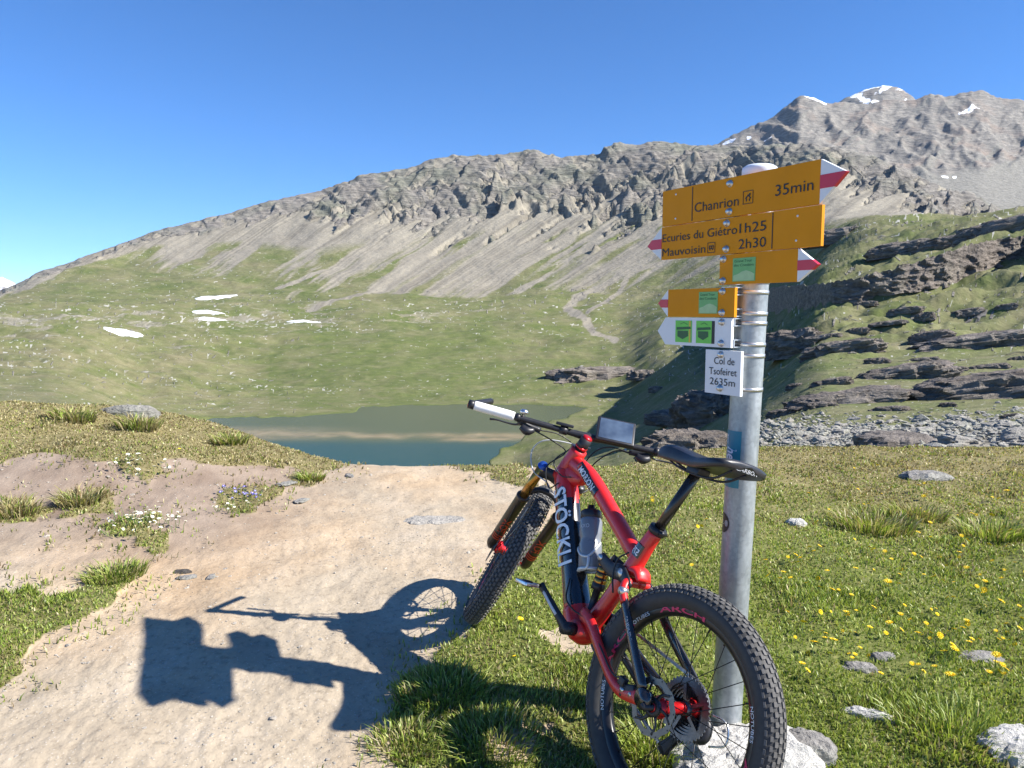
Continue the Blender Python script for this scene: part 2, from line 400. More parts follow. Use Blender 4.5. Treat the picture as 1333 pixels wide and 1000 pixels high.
f = t.n('MapRange', {'Value': t.math('ADD', m0, t.math('MULTIPLY', t.math('SUBTRACT', n2, .5), .8)), 'From Min': .35, 'From Max': .65}).outputs[0]
M_ground = t.pbr(Base_Color=t.mix(f, dirt, soil), Roughness=.95, Specular_IOR_Level=.15,
                 Normal=t.bump(t.math('ADD', n2, t.math('MULTIPLY', t.math('SUBTRACT', .4, pv), .3)), .006, .7))
me = mesh_from('ground', np.stack([XX, YY, ZZ], -1).reshape(-1, 3), grid_faces(*XX.shape), M_ground, True)
mound = ss(-.9, -1.9, XX) * ss(3.2, 4.3, YY + .25 * fbm(XX * 2, YY * 2, 3, 5))
dryn = np.clip(ss(3.6, 6.2, YY + 1.2 * fbm(XX * .8, YY * .8, 3, 41)) + .55 * (XX < -1), 0, 1)
cover_attr(me, np.stack([tb, mound, dryn, tb * 0], -1).reshape(-1, 4))
add('ground', me, kind='structure')

# ---- valley, right-hand hillside and main mountain: one surveyed sheet, (distance, elevation) along bearings
COLS = {  # bearing: points A..K as (distance, picture elevation)
 -500: [(40,548),(120,540),(230,525),(380,500),(500,470),(620,440),(760,420),(820,415),(900,412),(1000,408),(1100,402),(1500,425)],
 -100: [(40,548),(120,545),(230,530),(390,492),(510,462),(650,428),(800,406),(870,404),(950,398),(1080,390),(1220,386),(1600,410)],
 60:   [(40,560),(120,552),(230,530),(400,492),(520,465),(680,425),(860,398),(930,394),(1020,387),(1180,370),(1350,350),(1700,385)],
 200:  [(40,578),(120,572),(240,556),(430,530),(560,492),(750,440),(960,398),(1040,391),(1220,368),(1450,338),(1700,301),(2000,345)],
 350:  [(40,595),(120,615),(270,612),(450,541),(600,498),(820,440),(1030,398),(1110,389),(1350,352),(1600,310),(1850,262),(2200,310)],
 480:  [(40,622),(130,645),(285,616),(478,531),(640,482),(860,432),(1080,394),(1160,384),(1420,338),(1700,280),(1950,226),(2300,280)],
 620:  [(40,628),(130,645),(288,616),(480,528),(640,485),(860,436),(1100,396),(1180,386),(1450,335),(1720,272),(2000,203),(2400,265)],
 720:  [(40,622),(130,616),(290,588),(474,528),(640,484),(880,432),(1120,390),(1200,378),(1450,330),(1720,268),(2000,200),(2400,265)],
 800:  [(40,612),(130,596),(270,570),(455,531),(600,488),(860,436),(1080,392),(1160,380),(1430,322),(1700,262),(1980,192),(2400,262)],
 870:  [(40,604),(90,592),(200,558),(400,502),(600,454),(800,418),(1050,382),(1130,370),(1400,312),(1660,256),(1950,186),(2350,262)],
 950:  [(36,600),(66,576),(120,545),(210,510),(400,462),(640,416),(960,364),(1060,350),(1350,296),(1600,246),(1900,190),(2300,262)],
 1000: [(27,588),(46,557),(80,527),(132,492),(215,456),(420,412),(740,366),(880,352),(1250,286),(1480,240),(1750,192),(2200,262)],
 1080: [(23,582),(42,545),(68,505),(112,455),(195,396),(340,352),(600,308),(720,306),(1150,276),(1400,240),(1620,193),(2050,262)],
 1130: [(21,581),(41,543),(67,504),(112,452),(192,386),(318,344),(550,284),(670,287),(1120,276),(1350,250),(1570,205),(1980,268)],
 1180: [(20,580),(40,542),(66,503),(112,448),(190,378),(312,330),(520,282),(640,287),(1100,277),(1300,260),(1500,224),(1900,275)],
 1280: [(19,575),(38,538),(64,500),(112,440),(184,352),(300,306),(460,284),(600,294),(1000,287),(1200,280),(1400,258),(1800,300)],
 1400: [(18,570),(36,534),(62,498),(110,430),(176,316),(290,282),(430,268),(580,285),(900,292),(1150,290),(1350,288),(1800,320)],
 1750: [(17,565),(34,525),(58,485),(104,420),(165,290),(270,265),(420,250),(540,275),(900,285),(1100,285),(1300,285),(1800,320)],
}
SKY_PX = [-500, 0, 30, 60, 100, 150, 200, 250, 300, 330, 370, 420, 450, 480, 520, 560, 590, 620, 660, 700, 730, 780, 800, 850, 900, 930, 1000, 1060, 1120, 1180, 1240, 1333, 1750]
SKY_PY = [402, 378, 366, 350, 338, 320, 301, 289, 278, 268, 258, 247, 236, 226, 222, 209, 201, 203, 200, 195, 205, 200, 190, 184, 188, 190, 192, 188, 201, 224, 248, 284, 290]
ck = np.array(sorted(COLS)); nK = 12
Dk = np.array([[COLS[c][k][0] for c in ck] for k in range(nK)], float)
Zk = np.array([[H + COLS[c][k][0] * tan_el(COLS[c][k][1]) for c in ck] for k in range(nK)])
pxs = np.concatenate([np.linspace(-480, -60, 40, endpoint=False), np.linspace(-60, 1393, 700), np.linspace(1393, 1740, 40)[1:]])
Dc = np.array([pchip(ck, Dk[k], pxs) for k in range(nK)]); Zc = np.array([pchip(ck, Zk[k], pxs) for k in range(nK)])
J = 10
Zc[J] = H + Dc[J] * np.array([tan_el(p) for p in np.interp(pxs, SKY_PX, SKY_PY)])
ua = (pxs - CX) / F
D0 = np.full_like(pxs, 10.5); Z0 = near_z(ua * 10.5, D0) - .12
Dc = np.vstack([D0, Dc]); Zc = np.vstack([Z0, Zc])
ROWS = [26, 45, 48, 54, 62, 62, 60, 16, 60, 92, 120, 14]
S = np.concatenate([k + np.linspace(0, 1, n, endpoint=False) for k, n in enumerate(ROWS)] + [[float(nK)]])
D = np.empty((len(S), len(pxs))); Z = np.empty_like(D)
kk = np.arange(nK + 1)
for j in range(len(pxs)):
    lD = np.log(Dc[:, j]); d = np.interp(S, kk, lD); D[:, j] = np.exp(d); Z[:, j] = pchip(lD, Zc[:, j], d)
SS = np.repeat(S[:, None], len(pxs), 1); PX = np.repeat(pxs[None], len(S), 0)
tn = (Z - H) / D; PY = CY - F * (tn * math.cos(TH) + math.sin(TH)) / (math.cos(TH) - tn * math.sin(TH))
X = D * (PX - CX) / F * (math.cos(TH) - tn * math.sin(TH)); Y = D

# lake bed
LAKE_Z = -60.0
def lake_pt(px, py): r = ray(px, py); k = (LAKE_Z - H) / r[2]; return r[0] * k, r[1] * k
LAKE = np.array([lake_pt(*p) for p in [(235, 549), (330, 544), (425, 541), (455, 538), (472, 531), (540, 527), (640, 526), (700, 526), (745, 529), (762, 533), (740, 542), (712, 553), (695, 563), (672, 577), (640, 590), (640, 660), (330, 660), (340, 610), (300, 575), (255, 558)]])
# relief
wx, wy = X + 12 * fbm(X / 70, Y / 70, 3, 51), Y + 12 * fbm(X / 70, Y / 70, 3, 52)
amp = np.interp(SS, [0, .9, 1.5, 3, 4, 6, 7, 8, 9, 10, 11, 12], [0, .25, .7, 1.6, 2.6, 3.5, 5, 5, 7, 9, 6, 6])
amp = np.minimum(amp, .0050 * D) * (1 - .72 * ss(900, 1010, PX) * (1 - ss(7.0, 7.5, SS)))
LX = PX / F; LY = np.log(D)                                            # bearing and log distance: relief scales with distance
Z = Z + amp * (fbm(LX * 13, LY * 11, 5, 61) + .12 * fbm(LX * 60, LY * 52, 4, 62)) * np.clip(1 - ss(10.3, 11, SS) * .6, 0, 1)
bench = fbm(LX * 7 + .4 * fbm(LX * 5, LY * 5, 3, 65), LY * 15, 4, 66, .55)
Z = Z + np.interp(SS, [0, 3.5, 4.3, 5, 6, 7, 8, 8.6, 12], [0, 0, 4, 8, 9, 8, 5, 2, 0]) * bench * (1 - .8 * np.exp(-(((PX - 520) / 190) ** 2 + ((PY - 490) / 45) ** 2)))
# bedrock ledges showing through the turf of the right-hand hillside
hill = ss(880, 1010, PX) * ss(.6, 1.3, SS) * (1 - ss(7.0, 7.5, SS))
a1 = math.radians(28); q1 = (X * math.cos(a1) + Y * math.sin(a1)); q2 = (-X * math.sin(a1) + Y * math.cos(a1))
sc_ = 5 + .055 * D
led = ridged((LX * .88 + LY * .47) * 6.5, (-LX * .47 + LY * .88) * 19 + .3 * fbm(LX * 18, LY * 18, 3, 72), 4, 71)
lm = .55 * ss(.76, .86, led + .16 * fbm(LX * 5, LY * 5, 3, 74)) * hill
Z = Z + lm * .25 * (.35 + .010 * D) * (.7 + .6 * fbm(LX * 30, LY * 30, 4, 73))
# mountain crags: ribs running down the fall line, broken by beds
low_sky = np.interp(PX, SKY_PX, SKY_PY)
fall = PX + 1.55 * (PY - 250)
rk_h = np.interp(PX, [-500, 0, 150, 260, 350, 430, 520, 620, 750, 860, 930, 1000, 1080, 1200, 1333, 1750], [5, 7, 12, 16, 26, 52, 84, 100, 108, 108, 95, 72, 60, 48, 34, 30])
warpn = fbm(PX / 60, PY / 38, 4, 81)
below = (PY - low_sky) / rk_h                                         # 0 at the crest, 1 at the foot of the crags
fingers = fbm(fall / 24, PY / 150, 4, 82)
rock = (1 - ss(.62, 1.12, below + .42 * warpn + .62 * fingers)) * ss(8.0, 8.5, SS)
wq = 9 * fbm(PX / 35, PY / 35, 3, 87); rid = ridged((fall + wq) / 70, (PY - .35 * PX + wq) / 42, 5, 83, .45); rid2 = ridged((PX - 1.1 * PY + wq) / 34, (PY + .3 * PX) / 15, 4, 84, .45)
bedq = (PY * .95 + .16 * PX + 7 * fbm(PX / 45, PY / 30, 3, 88)) / 6.0; bed = np.abs(bedq - np.floor(bedq) - .35)
gul = ss(-.15, .3, fbm(fall / 34, PY / 120, 3, 85))
mfar = ss(8.2, 9.0, SS)
rock_s = ss(.20, .95, rock)
def saw(q): fr = q - np.floor(q); return ss(0, .16, fr) * (1 - fr)
w2 = 1.1 * fbm(PX / 60, PY / 45, 4, 181)
qa = fall / 62 + w2; qb = fall / 25 + 1.3 * w2 + 3.7; qc = (PX * .95 - PY) / 30 + w2; qd = (PX * .9 - PY) / 11 + 1.5 * w2
ribs = saw(qa) * np.clip(.35 + 1.5 * fbm(np.floor(qa) * 7.3, PY / 34, 3, 182), 0, 1.5) + .42 * saw(qb) * np.clip(.3 + 1.6 * fbm(np.floor(qb) * 5.1, PY / 20, 3, 183), 0, 1.4) + .40 * saw(qc) * np.clip(.4 + 1.4 * fbm(np.floor(qc) * 3.1, (PX + PY) / 40, 3, 184), 0, 1.4) + .14 * saw(qd)
Z = Z + mfar * rock_s * ((ribs - .45) * 46 + (rid - .42) * 24 + (rid2 - .4) * 6 + (bed - .3) * 8) * (1 - .80 * ss(9.9, 10.95, SS)) * np.interp(PX, [0, 350, 500, 900, 1000, 1333], [.35, .65, 1.15, 1.45, .95, .75])
rock = rock * np.clip(.35 + .9 * gul + .9 * (rid2 - .3), 0, 1)
# skyline teeth
Z = Z + mfar * ss(10.6, 11, SS) * 4.5 * fbm(PX / 13, PX * 0 + 3.3, 4, 86) * ss(380, 520, PX)
# scree fans below the crags
scr_lo = np.interp(PX, [-500, 0, 100, 200, 300, 400, 520, 650, 750, 860, 950, 1060, 1150, 1333, 1750], [10, 12, 22, 42, 80, 160, 215, 215, 200, 190, 165, 115, 95, 75, 60])
sp_ = (PY - low_sky) / scr_lo
streak = fbm(fall / 26, PY / 300, 4, 91, .6); streak2 = fbm(fall / 6, PY / 140, 3, 92)
scree = (1 - ss(.50, 1.20, sp_ + .85 * streak + .22 * streak2)) * ss(7.6, 8.2, SS)
green = ss(.06, .34, fbm(fall / 42 + 3, PY / 90, 4, 93, .6) + .28 * ss(600, 380, PX) - .06) * ss(.36, .56, sp_)
scree = np.clip(scree * (1 - .85 * green) + .12 * streak2 * (scree > .05), 0, 1)
scree = np.maximum(scree, ss(.97, 1.03, SS / 8.6) * ss(1040, 1090, PX) * .95)
# gravel stream from the gully down to the valley floor
def strm(pts, w):
    pts = np.array(pts, float); best = np.full(PX.shape, 1e9)
    for a, b in zip(pts[:-1], pts[1:]):
        ab = b - a; tt = np.clip(((PX - a[0]) * ab[0] + (PY - a[1]) * ab[1]) / (ab @ ab), 0, 1)
        best = np.minimum(best, np.hypot(PX - a[0] - tt * ab[0], (PY - a[1] - tt * ab[1]) * 1.5))
    return 1 - ss(.4, 1.3, (best + w * .5 * fbm(PX / 12, PY / 8, 3, 95)) / w)
stream = np.maximum.reduce([strm([(852, 295), (840, 325), (800, 365), (750, 388), (738, 402), (760, 415), (775, 432), (800, 444)], 7), strm([(880, 335), (820, 358), (806, 380), (785, 395), (765, 410)], 4),
                            strm([(700, 262), (640, 310), (560, 350), (470, 385), (400, 402)], 3.5), strm([(520, 285), (490, 320), (430, 350), (360, 375)], 4)])
scree = np.maximum(scree, stream * .95 * (SS > 5.5))
# stony ground, dry ground
stone = np.clip(.10 + .9 * ss(.05, .5, fbm(X / 90, Y / 42, 5, 101)) * ss(3.6, 4.6, SS) * (1 - ss(6.8, 7.6, SS)) , 0, 1)
band = np.exp(-((PY - (412 + .02 * PX)) / 10) ** 2) * ss(180, 240, PX) * (1 - ss(430, 520, PX))
stone = np.maximum(stone, band * .9)
stone = np.where((PX > 560) & (PX < 900) & (PY > 470) & (SS > 3.9), np.maximum(stone * .6, .35 * np.exp(-((PY - 478) / 16) ** 2) * ss(700, 760, PX)), stone)
flats = ss(3.9, 4.4, SS) * (1 - ss(7.4, 8.2, SS)) * (1 - ss(600, 800, PX) * .6)
stony = ss(.08, .42, fbm(PX / 75, PY / 6.5, 5, 106, .6) + .30 * np.exp(-((PY - 414) / 13) ** 2) * (PX < 560) - .06) * flats
green_floor = np.exp(-(((PX - 520) / 190) ** 2 + ((PY - 475) / 55) ** 2))
stone = stone * (1 - .9 * green_floor)
stony = stony * (1 - green_floor); stone = np.maximum(stone, stony * .9)
scree = np.maximum(scree, stony * .62)
stone = np.maximum(stone, hill * ss(.1, .5, fbm(X / 9, Y / 9, 4, 103)) * .45)
scr_near = ss(.05, .25, np.exp(-((PY - (566 + .02 * (PX - 1000))) / 17) ** 2) * ss(985, 1030, PX) + .15 * fbm(PX / 20, PY / 9, 3, 104) - .55) * (SS < 2.4)
dry = np.clip(.30 + .55 * fbm(LX * 11, LY * 11, 4, 111) - .5 * green_floor + .18 * (PX < 350) * (SS < 6), 0, 1)
rs = np.random.default_rng(3); cell = pn2(PX / 4.2, PY / 1.6, 141) + .55 * pn2(PX / 11, PY / 2.4, 142)
dens = np.clip(stone, 0, 1) * .75 + .10 + .40 * ss(-.1, .5, fbm(PX / 40, PY / 12, 4, 143))
stone = np.where(cell > .74 - .52 * dens, 1.0, np.minimum(stone, .6)) * (SS > 1.2) + 0
dark = ss(.62, .75, pn2(PX / 7, PY / 3, 144) + .5 * pn2(PX / 3, PY / 1.6, 145) + .35 * fbm(PX / 70, PY / 25, 3, 146)) * (SS > 3.9) * (SS < 8.2) * (1 - .8 * green_floor)
dry = np.clip(dry + .75 * fbm(PX / 55, PY / 10, 5, 147, .6) + .12, 0, 1)
lines = .5 + .8 * fbm(fall / 3.2, PY / 110, 4, 148, .6) + .5 * fbm(fall / 17, PY / 200, 3, 149)
dry = np.where(scree > .3, np.clip(lines, 0, 1), dry)
rockm = np.clip(rock + lm * 1.15 + .8 * dark, 0, 1)
# the lake hollow
wX, wY = X + 8 * fbm(X / 22, Y / 22, 4, 121), Y + 16 * fbm(X / 26, Y / 26, 4, 122)
zone = ss(1.4, 1.9, SS) * (1 - ss(4.4, 4.8, SS)) * (1 - ss(800, 840, PX))
inl = (inpoly(wX, wY, LAKE) & (Z < LAKE_Z + 9)).astype(float)
for _ in range(6):
    b = inl.copy(); b[1:-1] = (inl[:-2] + 2 * inl[1:-1] + inl[2:]) / 4; c_ = b.copy(); c_[:, 1:-1] = (b[:, :-2] + 2 * b[:, 1:-1] + b[:, 2:]) / 4; inl = c_
Zu = Z + zone * np.maximum(LAKE_Z + .3 - Z, 0); Z = Zu + ss(.30, .70, inl) * (np.minimum(Z, LAKE_Z - 1.2) - Zu)
dry = dry * (1 - .8 * ss(.001, .3, inl)); stone = np.where(inl > .01, np.minimum(stone, .5), stone)
ccov = np.stack([rockm, np.clip(scree + scr_near, 0, 1), stone, dry], -1)

def hf(px, py, smin=.5, smax=11.0):
    """where the line of sight px,py meets the sheet"""
    j = int(np.clip(np.searchsorted(pxs, px), 1, len(pxs) - 1)); sel = (S >= smin) & (S <= smax)
    zz, dd = Z[sel, j], D[sel, j]; tt = (zz - H) / dd
    pyv = CY - F * (tt * math.cos(TH) + math.sin(TH)) / (math.cos(TH) - tt * math.sin(TH))
    i = np.argmax(pyv <= py) if (pyv <= py).any() else len(dd) - 1
    return np.array([X[sel, j][i], dd[i], zz[i]])

isplit = int(np.argmin(abs(S - 7.0)))
for nm, sl, mat in (('valley', slice(0, isplit + 1), M_valley), ('mountain', slice(isplit, len(S)), M_mount)):
    V = np.stack([X[sl], Y[sl], Z[sl]], -1); me = mesh_from(nm, V.reshape(-1, 3), grid_faces(*V.shape[:2]), mat, True)
    cover_attr(me, ccov[sl].reshape(-1, 4)); add(nm, me, kind='structure')

# ---- the lake
gx, gy = np.meshgrid(np.linspace(-260, 130, 150), np.linspace(200, 520, 150))
lpx, lpy = to_px(gx, gy, LAKE_Z)
bar = np.exp(-((lpy - 566 - 7.0 * fbm(lpx / 75, lpx * 0, 4, 131) - .012 * (lpx - 450)) / (3.6 + 2.5 * fbm(lpx / 40, lpx * 0 + 7, 3, 135))) ** 2) * ss(250, 330, lpx) * (1 - .55 * np.exp(-((lpx - 545) / 22) ** 2))
wide = ss(552, 562, lpy) * (1 - ss(568, 576, lpy)) * ss(520, 300, lpx)
bar2 = np.exp(-((lpy - 572 - 2.0 * fbm(lpx / 40, lpx * 0 + 2, 3, 133)) / 2.6) ** 2) * ss(560, 600, lpx) * (1 - ss(650, 690, lpx))
sh = np.clip(np.maximum(np.maximum(bar * .9, bar2), wide * .7) * (.75 + .5 * fbm(lpx / 25, lpy / 3, 4, 134)), 0, 1); deep = ss(568, 582, lpy + 3 * fbm(lpx / 30, lpy / 9, 3, 132)) * (1 - sh)
t = NT('lake_water'); a0, a1_, a2, a3, _ = t.attr('cover')
c = t.mix(a1_, (.060, .080, .040, 1), (.009, .056, .060, 1)); c = t.mix(a0, c, t.ramp(t.noise(.08, 5), [(.3, (.23, .172, .100)), (.7, (.36, .275, .165))]))
wv = t.noise(.9, 4, .6)
M_lake = t.pbr(Base_Color=c, Roughness=.22, IOR=1.33, Specular_IOR_Level=.22, Normal=t.bump(wv, .25, .35))
me = mesh_from('lake', np.stack([gx, gy, gx * 0 + LAKE_Z], -1).reshape(-1, 3), grid_faces(*gx.shape), M_lake, True)
cover_attr(me, np.stack([sh, deep, sh, sh], -1).reshape(-1, 4)); add('lake', me, kind='structure')

# ---- ranges behind: (bearing, elevation) of crest and foot at a true distance
def far_range(name, pts, D1, foot_py, D0, seed, mat, rough=1.0, ncol=260, nrow=110, snow=None, scree_py=None):
    pts = np.array(pts, float); px = np.linspace(pts[0, 0], pts[-1, 0], ncol); top = np.interp(px, pts[:, 0], pts[:, 1])
    r = np.concatenate([np.linspace(0, 1, nrow), [1.12]])
    PXg, Rg = np.meshgrid(px, r); PYg = foot_py + (top[None] - foot_py) * np.minimum(Rg, 1) + (Rg > 1) * 25
    Dg = D0 + (D1 - D0) * Rg; tg = np.array([tan_el(p) for p in PYg.ravel()]).reshape(PYg.shape)
    Zg = H + Dg * tg; Xg = Dg * (PXg - CX) / F * (math.cos(TH) - tg * math.sin(TH))
    e = 1 - .6 * ss(.85, 1, Rg)
    k = D1 / 2000
    rr = ridged((PXg + .8 * PYg) / 60, (PYg - .3 * PXg) / 34, 5, seed, .48)
    cr = 1 - ss(scree_py - 14, scree_py + 14, PYg + 18 * fbm(PXg / 40, PYg / 40, 3, seed + 9) + .18 * (PXg - 1250)) if scree_py else np.ones_like(rr)
    Zg = Zg + cr * e * rough * k * ((rr - .45) * 46 + 7 * fbm(PXg / 14, PYg / 8, 4, seed + 5)) + rough * k * 6 * (Rg > .96) * fbm(PXg / 7, PXg * 0, 4, seed + 7)
    me = mesh_from(name, np.stack([Xg, Dg, Zg], -1).reshape(-1, 3), grid_faces(*PXg.shape), mat, True)
    gull = ss(.0, .35, fbm((PXg + 1.2 * PYg) / 26, PYg / 70, 4, seed + 3))
    rk = np.clip(cr * (1.1 - .75 * gull), 0, 1)
    sn = np.zeros_like(rr) if snow is None else snow(PXg, PYg, Rg, rr)
    cover_attr(me, np.stack([rk, np.ones_like(rk), sn, rk * 0], -1).reshape(-1, 4))
    return add(name, me, kind='structure')
def range_material(name, k, blue):
    t = NT(name); rock, scree, snow, _, _ = t.attr('cover')
    mp = t.n('Mapping', {'Vector': t.co.outputs['Object'], 'Rotation': (.3, .25, .1), 'Scale': (1, 1, 4)})
    st = t.noise(.03 * k, 9, .66, mp.outputs[0], .5); n1 = t.noise(.09 * k, 6, .6)
    rc = t.ramp(st, [(.30, (.105, .100, .098)), (.46, (.185, .174, .156)), (.62, (.27, .25, .22)), (.8, (.35, .325, .285))])
    rc = t.mix(t.ramp(t.noise(.008 * k, 4), [(.5, (0, 0, 0)), (.68, (.5, .5, .5))]), rc, (.27, .20, .155, 1))
    sc = t.ramp(n1, [(.3, (.17, .162, .14)), (.7, (.28, .267, .232))])
    c = t.mix(t.n('MapRange', {'Value': t.math('ADD', rock, t.math('MULTIPLY', t.math('SUBTRACT', n1, .5), .7)), 'From Min': .35, 'From Max': .6}).outputs[0], sc, rc)
    c = t.mix(t.n('MapRange', {'Value': t.math('ADD', snow, t.math('MULTIPLY', t.math('SUBTRACT', n1, .5), .5)), 'From Min': .45, 'From Max': .55}).outputs[0], c, (.82, .85, .9, 1))
    return t.pbr(Base_Color=c, Roughness=.9, Specular_IOR_Level=.2, Normal=t.bump(t.math('ADD', st, t.math('MULTIPLY', n1, .4)), 9 / k, .8))
def snow_spots(spots):
    def f(PXg, PYg, Rg, rr):
        s = np.zeros_like(PXg); w = fbm(PXg / 9, PYg / 5, 4, 77)
        for x, y, a, b, sl in spots: s = np.maximum(s, 1 - ss(.5, 1.2, np.hypot((PXg - x) / a, (PYg - y - sl * (PXg - x)) / b) + .5 * w))
        return s
    return f
far_range('rocky_range', [(840, 225), (925, 192), (960, 174), (1000, 155), (1025, 138), (1040, 125), (1058, 128), (1075, 134), (1120, 134), (1160, 132), (1190, 130), (1212, 123), (1230, 126), (1255, 121), (1275, 119), (1300, 126), (1333, 132), (1420, 120), (1560, 150), (1700, 190)],
          3300, 300, 2100, 201, range_material('range_rock', 1.0, 0), .6, 420, 170, snow_spots([(1062, 131, 17, 3.4, .38), (950, 186, 11, 3, -.25), (975, 180, 4, 3, 0), (1000, 183, 6, 2.5, -.3), (1262, 146, 14, 5, -.35), (1230, 232, 7, 2, 0), (1243, 231, 4, 2, 0)]), 222)
far_range('snowy_peak', [(1040, 175), (1075, 148), (1095, 131), (1112, 123), (1130, 116), (1150, 111), (1168, 115), (1182, 121), (1195, 131), (1230, 160), (1260, 190)],
          5200, 260, 4200, 231, range_material('peak_rock', .6, 0), .5, 150, 80,
          lambda a, b, r, rr: np.clip(.20 + .95 * fbm((a + b) / 12, b / 7, 5, 78) + .8 * np.exp(-((b - 127 - .35 * (a - 1118)) / 4) ** 2) * (a < 1150) + .5 * ss(122, 112, b), 0, 1))
far_range('distant_snow_peak', [(-160, 392), (-110, 376), (-70, 372), (-40, 366), (-15, 364), (2, 361), (14, 366), (24, 373), (60, 392)],
          14000, 400, 12500, 241, range_material('distant_rock', .25, 0), .22, 110, 50,
          lambda a, b, r, rr: np.clip(.55 + .6 * fbm(a / 9, b / 5, 4, 79) + .6 * ss(376, 366, b), 0, 1))

# ---- the thin haze of the valley air
mb = MB(); mb.box((0, 7400, 765), (16000, 7600, 847)); hz = mb.build('haze', [], kind='stuff', label='thin blue valley haze', category='haze')
hm = bpy.data.materials.new('valley_haze'); hm.use_nodes = True; hm.node_tree.nodes.clear()
ho = hm.node_tree.nodes.new('ShaderNodeOutputMaterial'); hv = hm.node_tree.nodes.new('ShaderNodeVolumePrincipled'); hv.inputs['Color'].default_value = (.72, .84, 1.0, 1); hv.inputs['Density'].default_value = HAZE
hm.node_tree.links.new(hv.outputs[0], ho.inputs['Volume']); hz.data.materials.append(hm)

# ---- snow patches lying in the hollows (each follows the ground under it)
t = NT('old_snow'); n1 = t.noise(.35, 6, .6)
M_snow = t.pbr(Base_Color=t.ramp(n1, [(.3, (.70, .72, .76)), (.6, (.86, .88, .92))]), Roughness=.6, Subsurface_Weight=.0, Normal=t.bump(n1, .6, .5))
def sheet_z(x, y):
    px, _ = to_px(x, y, -10.0); j = np.clip(np.searchsorted(pxs, px), 1, len(pxs) - 1)
    return np.array([np.interp(yy, D[:, jj], Z[:, jj]) for yy, jj in zip(np.ravel(y), np.ravel(j))]).reshape(np.shape(x))
def snow_patch(px, py, w, h, seed, label, slope=0.0):
    c = hf(px, py, 4.0); k = c[1] / F; n = 40
    # the patch is surveyed by its far and near edge
    ang = np.linspace(0, 2 * np.pi, n, endpoint=False); rad = .95 + .5 * fbm(np.cos(ang) * 2.2 + seed, np.sin(ang) * 2.2, 5, seed, .65)
    V = []; Fc = []
    up = hf(px, py - h / 2, 4.0); dn = hf(px, py + h / 2, 4.0); half = max((up[1] - dn[1]) / 2, 2.0); mid = (up[1] + dn[1]) / 2
    ks = np.linspace(0, 1, 7)
    for q in ks[1:]:
        for a, r in zip(ang, rad):
            x = c[0] + math.cos(a) * r * q * w / 2 * k; y = mid + math.sin(a) * r * q * half * 1.1 + slope * math.cos(a) * q * w * k; V.append((x, y, 0))
    V = np.array(V); th = np.repeat(1 - ks[1:] ** 3, n)
    V[:, 2] = sheet_z(V[:, 0], V[:, 1]) + .3 + .8 * th; V[-n:, 2] -= 1.6
    V = np.vstack([V, [[c[0], mid, float(sheet_z(np.array([c[0]]), np.array([mid]))[0]) + 1.6]]]); L = len(V) - 1
    for i in range(n): Fc.append([L, i, (i + 1) % n])
    for q in range(5):
        for i in range(n): j = (i + 1) % n; Fc.append([q * n + i, (q + 1) * n + i, (q + 1) * n + j, q * n + j])
    add('snow_patch', mesh_from('snow_patch', V, Fc, M_snow, True), label=label, category='snow patch', group='snow patches in the valley')
snow_patch(163, 434, 54, 8, 1, 'largest white snow patch, an oval on the grassy flat at left')
snow_patch(267, 416, 42, 6, 2, 'short white snow patch just below a longer thin one in the stony band')
snow_patch(270, 407, 50, 5, 3, 'thin white snow streak just above the short patch in the stony band')
snow_patch(277, 388, 54, 5, 4, 'highest snow streak, thin and slanting, at the foot of the mountain', .25)
snow_patch(392, 419, 46, 3.5, 5, 'rightmost snow streak, narrow and broken, above the green valley floor')

# ---- rock outcrops, boulders and stones
M_crag = rock_material('hillside_rock', .22, (1.0, .86, .74), .07, .36, .10)
M_boulder = rock_material('pale_boulder', 1.6, (1.0, .95, .85), .24, .52, .45)
M_stone = rock_material('meadow_stone', 6.0, (1.0, .95, .88), .20, .46, .3)
M_white = rock_material('white_stone', 5.0, (1.0, .97, .90), .55, .82, .12)
def rock_mesh(name, a, b, c, seed, mat, nu=56, nv=30, box=.5, rough=.22, beds=5, cut=-.35, freq=1.0):
    """angular bedded block, half sunk: a, b, c are half sizes"""
    th = np.linspace(0, 2 * np.pi, nu, endpoint=False); ph = np.linspace(-.5, .5, nv) * np.pi
    T, P = np.meshgrid(th, ph); f = lambda w, e: np.sign(w) * np.abs(w) ** e
    x = f(np.cos(P), box) * f(np.cos(T), box); y = f(np.cos(P), box) * f(np.sin(T), box); z = f(np.sin(P), .8)
    m = max(a, b, c); xs, ys, zs = x * a / m, y * b / m, z * c / m; fr = 1.6 * freq
    d = np.zeros_like(xs); am = 1.0
    for i in range(4):
        d += am * (1 - 2 * np.abs(pn3(xs * fr + seed * 3.1, ys * fr, zs * fr, seed + i))); fr *= 2.1; am *= .5
    q = zs * beds + .8 * xs + .5 * pn3(xs * 2, ys * 2, zs * 2 + seed, seed + 9); saw = (q - np.floor(q)) - .5
    s = 1 + rough * (d - .55) + .55 * rough * saw
    V = np.stack([xs * s * m, ys * s * m, np.maximum(zs * (1 + .6 * (s - 1)) * m, cut * c)], -1).reshape(-1, 3)
    i = np.arange(nu * nv).reshape(nv, nu); i = np.concatenate([i, i[:, :1]], 1)
    Fc = np.stack([i[:-1, :-1], i[:-1, 1:], i[1:, 1:], i[1:, :-1]], -1).reshape(-1, 4)
    return mesh_from(name, V, Fc, mat, False)
